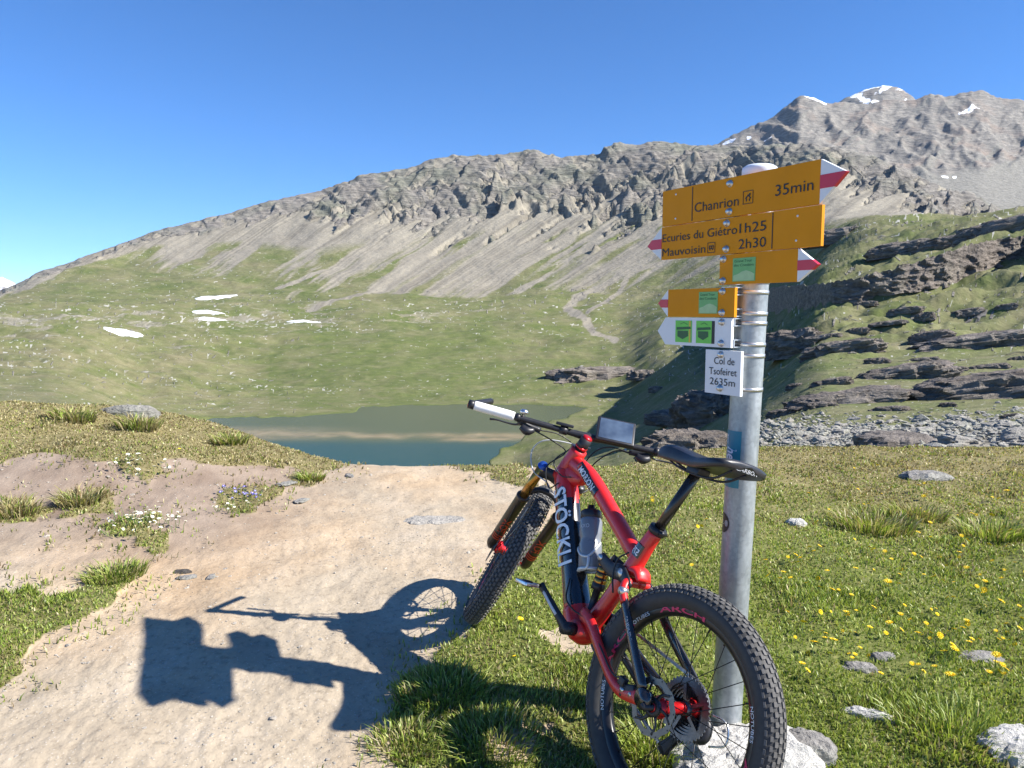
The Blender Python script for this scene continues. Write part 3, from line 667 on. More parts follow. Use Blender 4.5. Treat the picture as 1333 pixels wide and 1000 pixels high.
def outcrop(px, py, wpx, hpx, yaw, seed, label, group=None, smax=7.2, deep=.55, mat=None, name='rock_outcrop', cat='rock', tilt=(0, 0), beds=5, rough=.24):
    """stands where the line of sight to its foot (px, py) meets the hillside"""
    p = hf(px, py, .9, smax); k = p[1] / F; a, c = wpx * k / 2 * 1.2, hpx * k * .70
    me = rock_mesh(name, a, max(a * deep, c * .8), c * .85, seed, mat or M_crag, 96, 46, .50, rough * .85, beds * 1.15, freq=1.35)
    if yaw > 8: yaw = -yaw - 6
    m4 = Matrix.Translation((p[0], p[1] + a * deep * .5, p[2] - c * .22)) @ Euler((math.radians(tilt[0]), math.radians(tilt[1]), math.radians(yaw))).to_matrix().to_4x4()
    pr = dict(label=label, category=cat)
    if group: pr['group'] = group
    return add(name, me, None, m4, **pr)
outcrop(785, 492, 96, 26, 6, 301, 'long dark rock outcrop on the flat beyond the lake', deep=.45)
outcrop(735, 492, 40, 18, -12, 302, 'rounded rock knob at the left end of the outcrop beyond the lake')
outcrop(838, 490, 34, 16, 10, 303, 'low rock at the right end of the outcrop beyond the lake')
outcrop(855, 510, 18, 10, 20, 304, 'pair-sized small grey boulder below the outcrop beyond the lake')
outcrop(928, 545, 70, 66, 32, 305, 'tall dark crag behind the pole just under the white place sign', deep=.8)
outcrop(905, 592, 96, 54, 28, 306, 'dark crag behind the saddle, lowest on the hill nose', deep=.8)
outcrop(880, 548, 60, 22, 25, 307, 'dark ledge left of the crag under the place sign', deep=.6)
# the long diagonal cliff
cpx = np.linspace(986, 1420, 190); rj = fbm(cpx / 14, cpx * 0, 4, 191)
cbot = np.interp(cpx, [986, 1005, 1060, 1121, 1180, 1240, 1290, 1333, 1420], [408, 408, 400, 388, 379, 367, 346, 330, 300]) + 3 * fbm(cpx / 25, cpx * 0 + 5, 3, 192)
ctop = np.interp(cpx, [986, 1005, 1060, 1103, 1145, 1205, 1250, 1292, 1333, 1420], [384, 374, 372, 366, 355, 338, 322, 313, 308, 276]) + 3.5 * rj + 1.6 * np.sign(fbm(cpx / 9, cpx * 0 + 9, 3, 193))
nf, nt = 30, 14; V = []; mi = []; cov = []
smooth = lambda v: np.convolve(np.pad(v, 7, 'edge'), np.hanning(17)[1:-1] / np.hanning(17).sum(), 'valid')
PBs = np.array([hf(a, b, 2.2, 6.6) for a, b in zip(cpx, cbot)]); BKs = np.array([hf(a, b - 1.5, 2.2, 7.3) for a, b in zip(cpx, np.minimum(ctop, cbot - 6))])
PBs = np.stack([smooth(PBs[:, k]) for k in range(3)], 1); BKs = np.stack([smooth(BKs[:, k]) for k in range(3)], 1)
for px, yb, yt, pb, back in zip(cpx, cbot, smooth(np.minimum(ctop, cbot - 6)) * .5 + .5 * np.minimum(ctop, cbot - 6), PBs, BKs):
    D0_ = pb[1]; zt_ = H + D0_ * tan_el(yt); u_ = (px - CX) / F
    for k in range(nf): f_ = k / (nf - 1); V.append((u_ * D0_, D0_ + .5 * f_, pb[2] - 1.2 + (zt_ - pb[2] + 1.2) * f_)); cov.append((1, 0, 0, .3))
    for k in range(1, nt + 1): f_ = k / nt; d_ = D0_ + .5 + (max(back[1], D0_ + 6) + 3 - D0_) * f_; V.append((u_ * (D0_ + (d_ - D0_)), d_, zt_ + (back[2] - .9 - zt_) * f_ + .25 * math.sin(f_ * 3.1))); cov.append((.0, 0, .2, .45 + .4 * math.sin(px * .13 + k)))
V = np.array(V).reshape(len(cpx), nf + nt, 3)
fx = V[:, :nf]; n3 = sum((.5 ** i) * (1 - 2 * np.abs(pn3(fx[..., 0] * .16 * 2.1 ** i, fx[..., 1] * .16 * 2.1 ** i, fx[..., 2] * .30 * 2.1 ** i, 195 + i))) for i in range(4))
sw = fx[..., 0] / 19 + 1.4 * fbm(fx[..., 0] / 14, fx[..., 2] / 9, 3, 199); sw = (sw - np.floor(sw)); fade = np.linspace(0, 1, nf)[None] ** .4
V[:, :nf, 1] += -(1.5 * n3 + .15 * (sw - .6)) * (1 - .35 * fade) - .4; V[:, :nf, 0] += -.5 * n3; V[:, nf - 1, 2] += .4 * n3[:, -1]
V[:, nf:nf + 3, 1] += (-(1.5 * n3 + .15 * (sw - .6)) * .65 - .4)[:, -1:] * np.array([[.8, .45, .15]])
me = mesh_from('cliff', V.reshape(-1, 3), grid_faces(len(cpx), nf + nt), [M_crag, M_valley], False, np.tile(np.r_[np.zeros(nf - 1), np.ones(nt)], len(cpx) - 1).astype(int))
cover_attr(me, np.array(cov)); add('cliff', me, label='long dark shaded cliff running diagonally up the right hillside', category='cliff')
outcrop(1036, 452, 62, 44, 30, 341, 'dark crag right of the pole below the diagonal cliff', deep=.6, tilt=(0, -8))
outcrop(1320, 300, 90, 34, 25, 340, 'dark crag on the skyline of the right hillside at the frame edge', tilt=(0, -12))
outcrop(1100, 458, 74, 26, 22, 342, 'low brown ledge right of the crag beside the pole', tilt=(0, -10), beds=8)
outcrop(1215, 446, 40, 22, 30, 343, 'small dark rock with a lit top in the middle of the right slope', tilt=(0, -10))
outcrop(1110, 524, 110, 26, 10, 344, 'domed brown outcrop above the green hollow on the right', deep=.6, tilt=(0, -10))
outcrop(1180, 492, 96, 30, 20, 345, 'stepped brown outcrop between the hollow and the slope', tilt=(0, -12), beds=8)
outcrop(1285, 518, 130, 56, 18, 346, 'big pale grey outcrop with a shaded left face at the right edge', deep=.6, tilt=(0, -10))
outcrop(1275, 450, 110, 24, 15, 347, 'flat brown ledge above the big pale outcrop at right', tilt=(0, -10), beds=8)
outcrop(1090, 312, 60, 24, 15, 348, 'dark ledge just right of the middle arrow sign, top of the green hill', tilt=(0, -6))
outcrop(1175, 326, 60, 22, 20, 349, 'dark ledge with grass above, middle of the green hilltop', tilt=(0, -8))
outcrop(1245, 318, 56, 22, 20, 350, 'dark ledge near the right end of the green hilltop', tilt=(0, -8))

rs_ = np.random.default_rng(17)
for i, (x, y) in enumerate([(1072, 440), (1118, 432), (1158, 424), (1205, 418), (1262, 408), (1310, 402), (1085, 500), (1142, 474), (1205, 470), (1240, 484), (1070, 530), (1035, 505), (1180, 410), (1290, 480), (1326, 470), (1235, 530), (1160, 535), (1128, 398), (1020, 540), (1318, 545)]):
    outcrop(x, y, rs_.uniform(16, 40), rs_.uniform(7, 15), rs_.uniform(15, 40), 360 + i, 'small brown rock poking out of the grass of the right hillside', 'small rocks on the right hillside', deep=.6, tilt=(0, rs_.uniform(-14, -4)), beds=4)
# scree field beyond the meadow: the big blocks are things, the small stuff one mass
def stone_cloud(n, place, size, seed, sub=1):
    bm = bmesh.new(); bmesh.ops.create_icosphere(bm, subdivisions=sub, radius=1); base = np.array([v.co for v in bm.verts]); fc = np.array([[v.index for v in f.verts] for f in bm.faces]); bm.free()
    r = np.random.default_rng(seed); P = place(r, n); n = len(P); nv = len(base)
    sz = size(r, n, P); sc = np.stack([sz * r.uniform(.7, 1.4, n), sz * r.uniform(.6, 1.1, n), sz * r.uniform(.25, .7, n)], -1)
    B = base[None] * (1 + r.uniform(-.28, .28, (n, nv, 1))) * sc[:, None]
    a = r.uniform(0, 6.28, n); ca, sa = np.cos(a)[:, None], np.sin(a)[:, None]
    V = np.stack([B[..., 0] * ca - B[..., 1] * sa, B[..., 0] * sa + B[..., 1] * ca, B[..., 2] + .25 * B[..., 0] * r.uniform(-1, 1, (n, 1))], -1) + P[:, None]
    return V.reshape(-1, 3), (fc[None] + (np.arange(n) * nv)[:, None, None]).reshape(-1, 3)
def scree_place(r, n):
    out = []
    for _ in range(n):
        px = r.uniform(985, 1420); py = r.normal(566 + .0 * (px - 1000), 11) - .10 * max(px - 1180, 0) * r.uniform(0, 1)
        p = hf(px, py, .35, 2.6); out.append(p + np.array([r.normal(0, .15), r.normal(0, .3), 0]))
    return np.array(out)
V, Fc = stone_cloud(4600, scree_place, lambda r, n, P: np.clip(r.lognormal(-2.6, .55, n), .03, .32) * (P[:, 1] / 26) ** .5, 5)
add('scree_stones', mesh_from('scree_stones', V, Fc, M_boulder, False), kind='stuff', label='grey-green scree stones lying beyond the meadow at right', category='scree')
r5 = np.random.default_rng(55)
for i in range(26):
    px = r5.uniform(1000, 1330); py = r5.normal(566, 9); p = hf(px, py, .35, 2.6); a = r5.uniform(.16, .42)
    add('boulder', rock_mesh('boulder', a, a * .8, a * .5, 400 + i, M_boulder, 26, 14, .6, .3, 3), None, Matrix.Translation(p) @ Euler((0, r5.uniform(-.2, .2), r5.uniform(0, 6.28))).to_matrix().to_4x4(),
        label='pale grey block among the scree beyond the meadow', category='boulder', group='blocks in the scree field')
p = hf(1165, 583, .3, 2.6)
add('boulder', rock_mesh('boulder', .95, .7, .38, 450, rock_material('brown_boulder', 1.2, (1, .88, .78), .10, .34), 40, 20, .7, .22, 3), None, Matrix.Translation(p), label='low brown domed boulder in front of the scree, behind the meadow edge', category='boulder')

def meadow_stone(px, py, wpx, hh, seed, label, mat=None, asp=.6, yaw=0, sink=.45, name='stone', box=.75, rough=.15, nu=44, tilt=0):
    x, y = ground_hit(px, py); a = wpx * y / F / 2; z = float(ground_at(x, y, None if np.ndim(x) else float(turf_mask(np.array([x]), np.array([y]))[0])))
    add(name, rock_mesh(name, a, a * asp, hh, seed, mat or M_stone, nu, 22, box, rough, 3, -.9, 1.1), None,
        Matrix.Translation((x, y, z - hh * sink)) @ Euler((0, math.radians(tilt), math.radians(yaw))).to_matrix().to_4x4(), label=label, category='stone')
meadow_stone(968, 1000, 190, .10, 501, 'large pale lichen-spotted stone at the foot of the signpost', M_white, .62, 8, .35, 'base_stone', .65, .22, 72)
meadow_stone(1050, 985, 70, .06, 502, 'low tan stone right of the rear tyre beside the base stone', M_stone, .8, -20, .3)
meadow_stone(1325, 988, 110, .08, 503, 'white stone cut by the bottom right corner of the picture', M_white, .7, 15, .45, nu=56)
meadow_stone(1131, 938, 70, .035, 504, 'narrow slanting white stone in the grass right of the rear wheel', M_white, .3, -24, .45)
meadow_stone(1118, 866, 48, .03, 505, 'flat brown-grey stone behind the slanting white one', M_stone, .5, -8, .5)
meadow_stone(1150, 856, 36, .03, 506, 'small flat stone touching the right end of another flat stone', M_stone, .6, 5, .5)
meadow_stone(1272, 858, 62, .025, 507, 'flat grey slab in the flowery grass at right', M_stone, .45, 4, .5)
meadow_stone(1036, 684, 26, .05, 508, 'small pale stone in the dry grass right of the pole', M_white, .6, 0, .25)
meadow_stone(1205, 624, 62, .07, 509, 'flat pale stone far off in the dry grass near the scree', M_stone, .6, 0, .3)
meadow_stone(632, 602, 116, .10, 510, 'long lichened slab where the path drops to the lake', M_boulder, .3, 2, .25)
meadow_stone(786, 606, 60, .08, 511, 'low lichened stone in the grass behind the handlebar stem', M_boulder, .4, 0, .25)
meadow_stone(563, 678, 78, .014, 512, 'pale bedrock flush with the path beyond the front wheel', rock_material('path_bedrock', 5, (1, .93, .82), .36, .60), .5, 0, .7, rough=.14)
meadow_stone(168, 541, 70, .10, 513, 'low grey rock on the crest of the left mound', M_boulder, .4, 0, .2)

# ================================================================== SIGNPOST
M_orange = simple('sign_orange', (.62, .245, .006), .55, 0, 0, .07, 9, spec=.15)
M_signwhite = simple('sign_white', (.68, .70, .72), .5, 0, 0, .04, 12)
M_signred = simple('sign_red', (.52, .010, .035), .42, 0, .2, .06, 12)
M_ink = simple('sign_ink', (.012, .011, .012), .5, 0, 0, .1)
M_back = simple('sign_back_aluminium', (.62, .63, .64), .4, .8, 0, .1, 20)
M_steel = simple('bolt_steel', (.58, .58, .57), .35, .9, 0, .15, 60)
t = NT('galvanised_steel'); mp = t.n('Mapping', {'Vector': t.co.outputs['Object'], 'Scale': (1, 1, .35)})
n1 = t.noise(26, 6, .65, mp.outputs[0]); vo = t.n('TexVoronoi', {'Vector': t.co.outputs['Object'], 'Scale': 90.0}).outputs['Color']
n2 = t.noise(7, 5, .6, mp.outputs[0])
c = t.ramp(n1, [(.25, (.22, .245, .255)), (.55, (.33, .36, .37)), (.8, (.44, .465, .475))])
c = t.mix(.14, c, t.n('RGBToBW', {'Color': vo}).outputs[0], 'OVERLAY'); c = t.mix(t.ramp(n2, [(.60, (0, 0, 0)), (.72, (.55, .55, .55))]), c, (.62, .63, .64, 1))
M_galv = t.pbr(Base_Color=c, Metallic=.45, Roughness=t.math('ADD', t.math('MULTIPLY', n1, .3), .30), Normal=t.bump(n1, .002, .3))
M_green1 = simple('sticker_green', (.16, .40, .13), .5, 0, 0, .08, 40); M_green2 = simple('sticker_pale_green', (.36, .52, .26), .5, 0, 0, .1, 40)
M_lime = simple('sticker_lime', (.14, .52, .06), .45, 0, 0, .1, 40); M_dkgreen = simple('sticker_dark_green', (.025, .10, .03), .5, 0, 0, .2, 60)
M_teal = simple('sticker_teal', (.012, .18, .25), .4, 0, .1, .06, 40); M_txtwhite = simple('white_print', (.80, .82, .84), .5, 0, 0, .03)
M_amber = simple('amber_strip', (.62, .42, .05), .5, 0, 0, .1)
M_capm = simple('pole_cap_plastic', (.72, .76, .82), .35, 0, .2, .05, 20)

PB, PT = np.array([.700, 2.30, .06]), np.array([.7525, 2.30, 1.838]); PR = .0475
post = empty('signpost', Matrix.Translation(PB), label='galvanised signpost with orange hiking signs and a white place plate', category='signpost')
def L(p): return np.asarray(p, float) - PB
sd_ = np.array([math.cos(math.radians(60)), -math.sin(math.radians(60)), 0]); sn_ = np.array([-math.sin(math.radians(60)), -math.cos(math.radians(60)), 0]); sz_ = np.array([0, 0, 1.])
SP0 = np.array([.735, 2.30, 0]) + sn_ * .085
def sp_at(s, z, d=0.0): return L(SP0 + sd_ * s + sz_ * z + sn_ * d)
def axis_at(z): return PB + (PT - PB) * (z - PB[2]) / (PT[2] - PB[2])
mb = MB(); mb.loft([L(axis_at(-.12)), L(axis_at(.6)), L(axis_at(1.2)), L(PT)], [PR] * 4, (0, 1, 0), 40, True, 0, 4)
pole = mb.build('pole', M_galv, post)
mb = MB(); A = PT - PB; mb.lathe([(0, .014), (.022, .0135), (.040, .011), (.0505, .004), (.052, -.002), (.052, -.030), (.0488, -.031)], L(PT), A, 40); mb.build('cap', M_capm, pole)
def pole_wrap(z, ang, d=.0012):
    """ang measured from the side facing the camera, + to the right"""
    c = axis_at(z); v = np.array([c[0], c[1]]); v = -v / np.linalg.norm(v); rgt = np.array([-v[1], v[0]])
    q = v * math.cos(ang) + rgt * math.sin(ang); return L(np.array([c[0] + q[0] * (PR + d), c[1] + q[1] * (PR + d), z]))
def wrap_patch(mb, z0, z1, a0, a1, d, mi=0, n=10, m=6):
    V = [pole_wrap(z0 + (z1 - z0) * i / m, a0 + (a1 - a0) * j / n, d) for i in range(m + 1) for j in range(n + 1)]
    Fc = [[i * (n + 1) + j, i * (n + 1) + j + 1, (i + 1) * (n + 1) + j + 1, (i + 1) * (n + 1) + j] for i in range(m) for j in range(n)]
    return mb.put(V, Fc, mi, True)
zpx = lambda py: H + 2.26 * tan_el(py)
mb = MB(); zt, zb = zpx(562), zpx(636); wrap_patch(mb, zb, zt, -1.75, -.12, .0012); stk = mb.build('sticker', M_teal, pole, label='teal sticker with white web address')
mb = MB()
fn = lambda a, u, off=0: pole_wrap(zt - a, -.62 + u / PR, .0022)
text_on(mb, 'www.', lambda a, u: pole_wrap(zt - .012 - a, -1.22 + u / PR, .0022), .034, .010)
text_on(mb, 'he', lambda a, u: pole_wrap(zt - .052 - a, -1.12 + u / PR, .0022), .038, .034, shear=.2)
text_on(mb, 'ri', lambda a, u: pole_wrap(zt - .108 - a, -1.12 + u / PR, .0022), .022, .030, shear=.2)
text_on(mb, 'rocks', lambda a, u: pole_wrap(zt - .134 - a, -1.22 + u / PR, .0022), .034, .010)
mb.build('lettering', M_txtwhite, pole)
mb = MB(); zc = zpx(684); V = [pole_wrap(zc, -1.2, .0014)] + [pole_wrap(zc + .032 * math.sin(a), -1.2 + .6 * math.cos(a), .0014) for a in np.linspace(0, 2 * math.pi, 24, endpoint=False)]
mb.put(V, [[0, 1 + i, 1 + (i + 1) % 24] for i in range(24)], 0, True); mb.build('sticker', simple('sticker_black', (.02, .02, .022), .4), pole, label='black round sticker on the left of the pole')

TK = .011
def board(poly, mat, label, edge=None):
    mb = MB(); mb.prism(poly, sp_at(0, 0, -TK), sd_, sz_, sn_, TK, 0); return mb.build('sign_board', mat, post, label=label)
def sub(parent, name, mat, fn): mb = MB(); fn(mb); return mb.build(name, mat, parent)
def flat(poly, d=.0012, t_=.0008): return lambda mb: mb.prism(poly, sp_at(0, 0, d - t_), sd_, sz_, sn_, t_)
def word(b, s0, s1, z0, cap, d=.0016): return lambda mb: text_on(mb, b, lambda a, u: sp_at(s0 + a, z0 + u, d), s1 - s0, cap)
def rect(a, b, c, d): return [(a, c), (b, c), (b, d), (a, d)]
def arrow_tip(bd, s0, s1, z0, z1, zt_):
    """white tip with a red band; red wraps the point"""
    h = z1 - z0; sub(bd, 'arrow_tip', M_signwhite, lambda mb: mb.prism([(s0, z0), (s1, zt_), (s0, z1)] if s1 > s0 else [(s0, z1), (s1, zt_), (s0, z0)], sp_at(0, 0, -TK), sd_, sz_, sn_, TK))
    za, zb2 = z0 + .34 * h, z0 + .64 * h
    fx = lambda z: s0 + (s1 - s0) * (1 - ((z - zt_) / (z1 - zt_) if z > zt_ else (zt_ - z) / (zt_ - z0)))
    poly = [(s0, za), (fx(za), za), (s1, zt_), (fx(zb2), zb2), (s0, zb2)]
    g = .0012; c = np.mean(poly, 0); poly = [tuple(c + (np.array(p) - c) * 1.012) for p in poly]
    if s1 < s0: poly = poly[::-1]
    sub(bd, 'red_band', M_signred, lambda mb: mb.prism(poly, sp_at(0, 0, -TK - g), sd_, sz_, sn_, TK + 2 * g))
def bolts(bd, zs, s=-.02):
    for z in zs:
        def f(mb):
            a, b = sp_at(s, z, .0), sp_at(s, z, .012); mb.lathe([(0, .012), (.006, .012), (.0075, .0095), (.0075, .003), (.011, .0025), (.011, 0)], sp_at(s, z, 0), sn_, 16)
        sub(bd, 'bolt', M_steel, f)
        def g(mb):                                   # U bracket from the board back to the pole
            for dz in (-.011, .011): mb.box(L(SP0 + sd_ * (s + .012) + sz_ * (z + dz) - sn_ * (TK + .019)), (.028, .0195, .0016), np.stack([sd_, sn_, sz_], 1))
            mb.box(L(SP0 + sd_ * (s + .012) + sz_ * z - sn_ * (TK + .0017)), (.028, .0016, .0125), np.stack([sd_, sn_, sz_], 1))
        sub(bd, 'bracket', M_back, g)
        mbb = MB(); c = axis_at(z - .003); mbb.lathe([(PR + .0004, -.006), (PR + .002, -.006), (PR + .002, .006), (PR + .0004, .006)], L(c), A, 40, closed=True); mbb.build('clamp_band', M_steel, pole)
def holes(bd, pts):  # small white discs painted in place of daylight shining through the board's holes
    for s, z in pts: sub(bd, 'hole_daylight', M_signwhite, lambda mb: mb.lathe([(0, .0022), (.0028, .0018), (.0034, 0)], sp_at(s, z, 0), sn_, 10))
def icon(bd, s, z, h, bus):
    def f(mb):
        w = .0016
        for q in (rect(s, s + h, z, z + w), rect(s, s + h, z + h - w, z + h), rect(s, s + w, z + w, z + h - w), rect(s + h - w, s + h, z + w, z + h - w)): mb.prism(q, sp_at(0, 0, .0008), sd_, sz_, sn_, .0008)
        if bus:
            for q in (rect(s + .2*h, s + .8*h, z + .36*h, z + .44*h), rect(s + .2*h, s + .8*h, z + .62*h, z + .70*h), rect(s + .2*h, s + .28*h, z + .44*h, z + .62*h), rect(s + .46*h, s + .54*h, z + .44*h, z + .62*h), rect(s + .72*h, s + .8*h, z + .44*h, z + .62*h), rect(s + .26*h, s + .38*h, z + .24*h, z + .34*h), rect(s + .62*h, s + .74*h, z + .24*h, z + .34*h)): mb.prism(q, sp_at(0, 0, .0008), sd_, sz_, sn_, .0008)
        else:
            for q in ([(s + .2*h, z + .42*h), (s + .5*h, z + .74*h), (s + .8*h, z + .42*h), (s + .72*h, z + .38*h), (s + .5*h, z + .62*h), (s + .28*h, z + .38*h)], rect(s + .3*h, s + .38*h, z + .2*h, z + .40*h), rect(s + .6*h, s + .68*h, z + .2*h, z + .40*h), rect(s + .62*h, s + .72*h, z + .62*h, z + .8*h)): mb.prism(q, sp_at(0, 0, .0008), sd_, sz_, sn_, .0008)
    sub(bd, 'pictogram', M_ink, f)

b1 = board(rect(-.312, .304, 1.692, 1.808), M_orange, 'top orange board pointing right, hut destination'); arrow_tip(b1, .304, .381, 1.692, 1.808, 1.764)
sub(b1, 'lettering', M_ink, word('Chanrion', -.160, .024, 1.722, .0285)); sub(b1, 'lettering', M_ink, word('35min', .158, .284, 1.731, .0300))
sub(b1, 'divider', M_ink, flat(rect(-.1725, -.1695, 1.697, 1.803))); icon(b1, .040, 1.722, .038, False); bolts(b1, (1.790, 1.708), -.012); holes(b1, [(-.248, 1.790), (-.248, 1.712)])
b2 = board(rect(-.314, .313, 1.582, 1.6895), M_orange, 'second orange board pointing left with two destinations'); arrow_tip(b2, -.314, -.385, 1.582, 1.6895, 1.632)
sub(b2, 'lettering', M_ink, word('Ecuries du Giétro', -.308, .021, 1.6395, .0255)); sub(b2, 'lettering', M_ink, word('1h25', .030, .130, 1.6395, .0280))
sub(b2, 'lettering', M_ink, word('Mauvoisin', -.308, -.108, 1.5925, .0255)); sub(b2, 'lettering', M_ink, word('2h30', .028, .131, 1.5935, .0280))
sub(b2, 'divider', M_ink, flat(rect(.1505, .1535, 1.586, 1.686))); icon(b2, -.099, 1.590, .032, True); bolts(b2, (1.674, 1.597), -.020); holes(b2, [(.236, 1.668), (.234, 1.602)])
b3 = board(rect(-.046, .242, 1.490, 1.580), M_orange, 'short orange board pointing right with a green sticker'); arrow_tip(b3, .242, .307, 1.490, 1.580, 1.534); bolts(b3, (1.567, 1.502), -.030)
b4 = board(rect(-.276, .018, 1.391, 1.481), M_orange, 'short orange board pointing left with a green sticker'); arrow_tip(b4, -.276, -.324, 1.391, 1.481, 1.436); bolts(b4, (1.470, 1.405), -.030)
for bd, s0, s1, z0, z1 in ((b3, .008, .095, 1.498, 1.567), (b4, -.131, -.050, 1.402, 1.470)):
    st_ = sub(bd, 'sticker', M_green1, flat(rect(s0, s1, z0, z1)))
    w = s1 - s0; hh = z1 - z0
    sub(bd, 'sticker_picture', M_green2, flat([(s0 + .04*w, z0 + .03*hh), (s1 - .04*w, z0 + .03*hh), (s1 - .04*w, z0 + .30*hh), (s0 + .80*w, z0 + .40*hh), (s0 + .6*w, z0 + .46*hh), (s0 + .42*w, z0 + .42*hh), (s0 + .25*w, z0 + .32*hh), (s0 + .04*w, z0 + .26*hh)], .0016, .0003))
    sub(bd, 'lettering', M_dkgreen, lambda mb: (text_on(mb, 'Grand Tour', lambda a, u: sp_at(s0 + .07*w + a, z0 + .82*hh + u, .0018), .78*w, .0075), text_on(mb, 'des Combins', lambda a, u: sp_at(s0 + .05*w + a, z0 + .64*hh + u, .0018), .88*w, .0075)))
b5 = board([(-.286, 1.298), (.008, 1.298), (.008, 1.3885), (-.286, 1.3885), (-.325, 1.343)], M_signwhite, 'white arrow board pointing left with two lime stickers'); bolts(b5, (1.376, 1.311), -.030)
for k, (s0, s1) in enumerate(((-.236, -.160), (-.140, -.072))):
    w = s1 - s0; sub(b5, 'sticker', M_lime, flat(rect(s0, s1, 1.308, 1.379)))
    sub(b5, 'sticker_picture', M_dkgreen, lambda mb: [mb.prism(q, sp_at(0, 0, .0013), sd_, sz_, sn_, .0004) for q in (
        [(s0 + .08*w, 1.348), (s0 + .95*w, 1.352), (s0 + .92*w, 1.360), (s0 + .08*w, 1.357)], [(s0 + .14*w, 1.327), (s0 + .46*w, 1.318), (s0 + .80*w, 1.329), (s0 + .78*w, 1.346), (s0 + .14*w, 1.346)],
        [(s0 + .30*w, 1.368), (s0 + .52*w, 1.374), (s0 + .75*w, 1.367), (s0 + .75*w, 1.3655), (s0 + .52*w, 1.372), (s0 + .30*w, 1.3665)])])
    if k: sub(b5, 'sticker_strip', M_ink, flat(rect(s1 - .001, s1 + .012, 1.308, 1.379), .0011))
    else: sub(b5, 'sticker_strip', M_amber, flat(rect(s1 - .012, s1 - .005, 1.309, 1.378), .0016, .0003))
b6 = board(rect(-.096, .050, 1.153, 1.2895), M_signwhite, 'white plate with the name and height of the pass'); bolts(b6, (1.276, 1.172), -.030)
for w_, s0, s1, z0 in (('Col de', -.058, .026, 1.246), ('Tsofeiret', -.078, .036, 1.213), ('2635m', -.074, .030, 1.181)): sub(b6, 'lettering', M_ink, word(w_, s0, s1, z0, .0215))

# ================================================================== BICYCLE  (x forward, y left, z up; origin at the rear axle)
M_red = simple('frame_red_paint', (.60, .014, .013), .38, 0, .45, .10, 14)
M_blk = simple('frame_black_paint', (.010, .010, .013), .25, 0, .7, .1, 8)
M_blkm = simple('matt_black_alloy', (.022, .022, .026), .42, .2, 0, .15, 40)
M_rub = simple('tyre_rubber', (.115, .110, .104), .78, 0, 0, .25, 90, .001, .3)
M_rubside = simple('tyre_sidewall', (.045, .044, .043), .6, 0, 0, .2, 60, 0, .35)
M_gold = simple('gold_stanchion', (.42, .21, .045), .22, .85, 0, .06, 10)
M_lower = simple('fork_lower_bronze_black', (.040, .026, .016), .38, .3, .3, .15, 12)
M_orred = simple('orange_red_print', (.62, .06, .02), .4, 0, 0, .1)
M_grip = simple('white_grip_foam', (.80, .79, .76), .65, 0, 0, .04, 70, .0005)
M_alu = simple('bare_aluminium', (.62, .63, .65), .28, .95, 0, .1, 50)
M_rotor = simple('brake_rotor_steel', (.19, .175, .155), .42, .8, 0, .12, 60)
M_cass = simple('cassette_steel', (.16, .15, .15), .35, .85, 0, .3, 80)
M_chain = simple('chain_steel', (.36, .35, .34), .35, .9, 0, .2, 90)
M_anod = simple('red_anodised', (.62, .015, .02), .3, .6, .2, .05)
M_blue = simple('blue_anodised', (.02, .08, .36), .3, .6, .2, .05)
M_spoke = simple('spoke_black', (.018, .018, .018), .4, .4)
M_rim = simple('rim_black', (.016, .016, .018), .35, .3, .2, .1, 30)
M_pink = simple('rim_pink_print', (.62, .022, .10), .45)
M_cable = simple('cable_housing', (.012, .012, .013), .45)
M_clear = simple('grey_cable_housing', (.45, .46, .47), .4)
M_sad = simple('saddle_cover', (.014, .014, .018), .42, 0, .1, .2, 60, .0004)
M_grey = simple('grey_print', (.52, .53, .55), .5)

WR = .328                                            # wheel radius
BIKE = Matrix.Translation((.4552, 1.9781, .3130)) @ Matrix(((-.46558, -.81425, .34675), (.87875, -.47182, .07195), (.10502, .33820, .93520))).to_4x4()
bike = empty('bicycle', BIKE, label='red and black full-suspension mountain bike leaning against the signpost', category='bicycle')
def rotm(axis, deg): return np.array(Matrix.Rotation(math.radians(deg), 3, Vector(axis)))
bb = np.array([.432, 0, -.005]); HT = np.array([.82885, 0, .51492]); AX = np.array([.37221, 0, -.92815]); UP = -AX; FWD = np.array([.92815, 0, .37221]); SD = np.array([-.31009, 0, .95071])
ST = rotm(UP, -34.74); FT = rotm(FWD, -1.18); BRL = rotm((1, 0, 0), -18.74)
steer = lambda P: HT + ST @ FT @ (np.asarray(P, float) - HT)
FA = np.array([1.1863, 0, 0])

# --- frame
mb = MB()
dt_path = [(.868, 0, .425), (.79, 0, .345), (.70, 0, .240), (.60, 0, .125), (.52, 0, .035), (.462, 0, -.018)]
mb.loft(dt_path, [(.036, .044), (.038, .046), (.040, .046), (.041, .046), (.044, .050), (.046, .044)], (0, 1, 0), 28, True, 0, 7, .85)
V = np.array(mb.V); P = catmull(np.array(dt_path), 7)
for i, f in enumerate(mb.Fc):                        # the black panel on the sides of the down tube
    if len(f) != 4: continue
    c = V[f].mean(0); k = np.argmin(((P - c) ** 2).sum(1)); tpar = k / (len(P) - 1); T_ = P[min(k + 1, len(P) - 1)] - P[max(k - 1, 0)]; T_ /= np.linalg.norm(T_)
    upn = np.cross((0, 1., 0), T_); upn = upn if upn[2] > 0 else -upn
    if .13 + .1 * (c - P[k]) @ upn / .045 < tpar < .80 and (c - P[k]) @ upn > -.020: mb.M[i] = 1
mb.loft([HT + UP * .012, HT + AX * .03, HT + AX * .08, HT + AX * .128], [.031, .033, .034, .036], (0, 1, 0), 24, True, 0, 3)
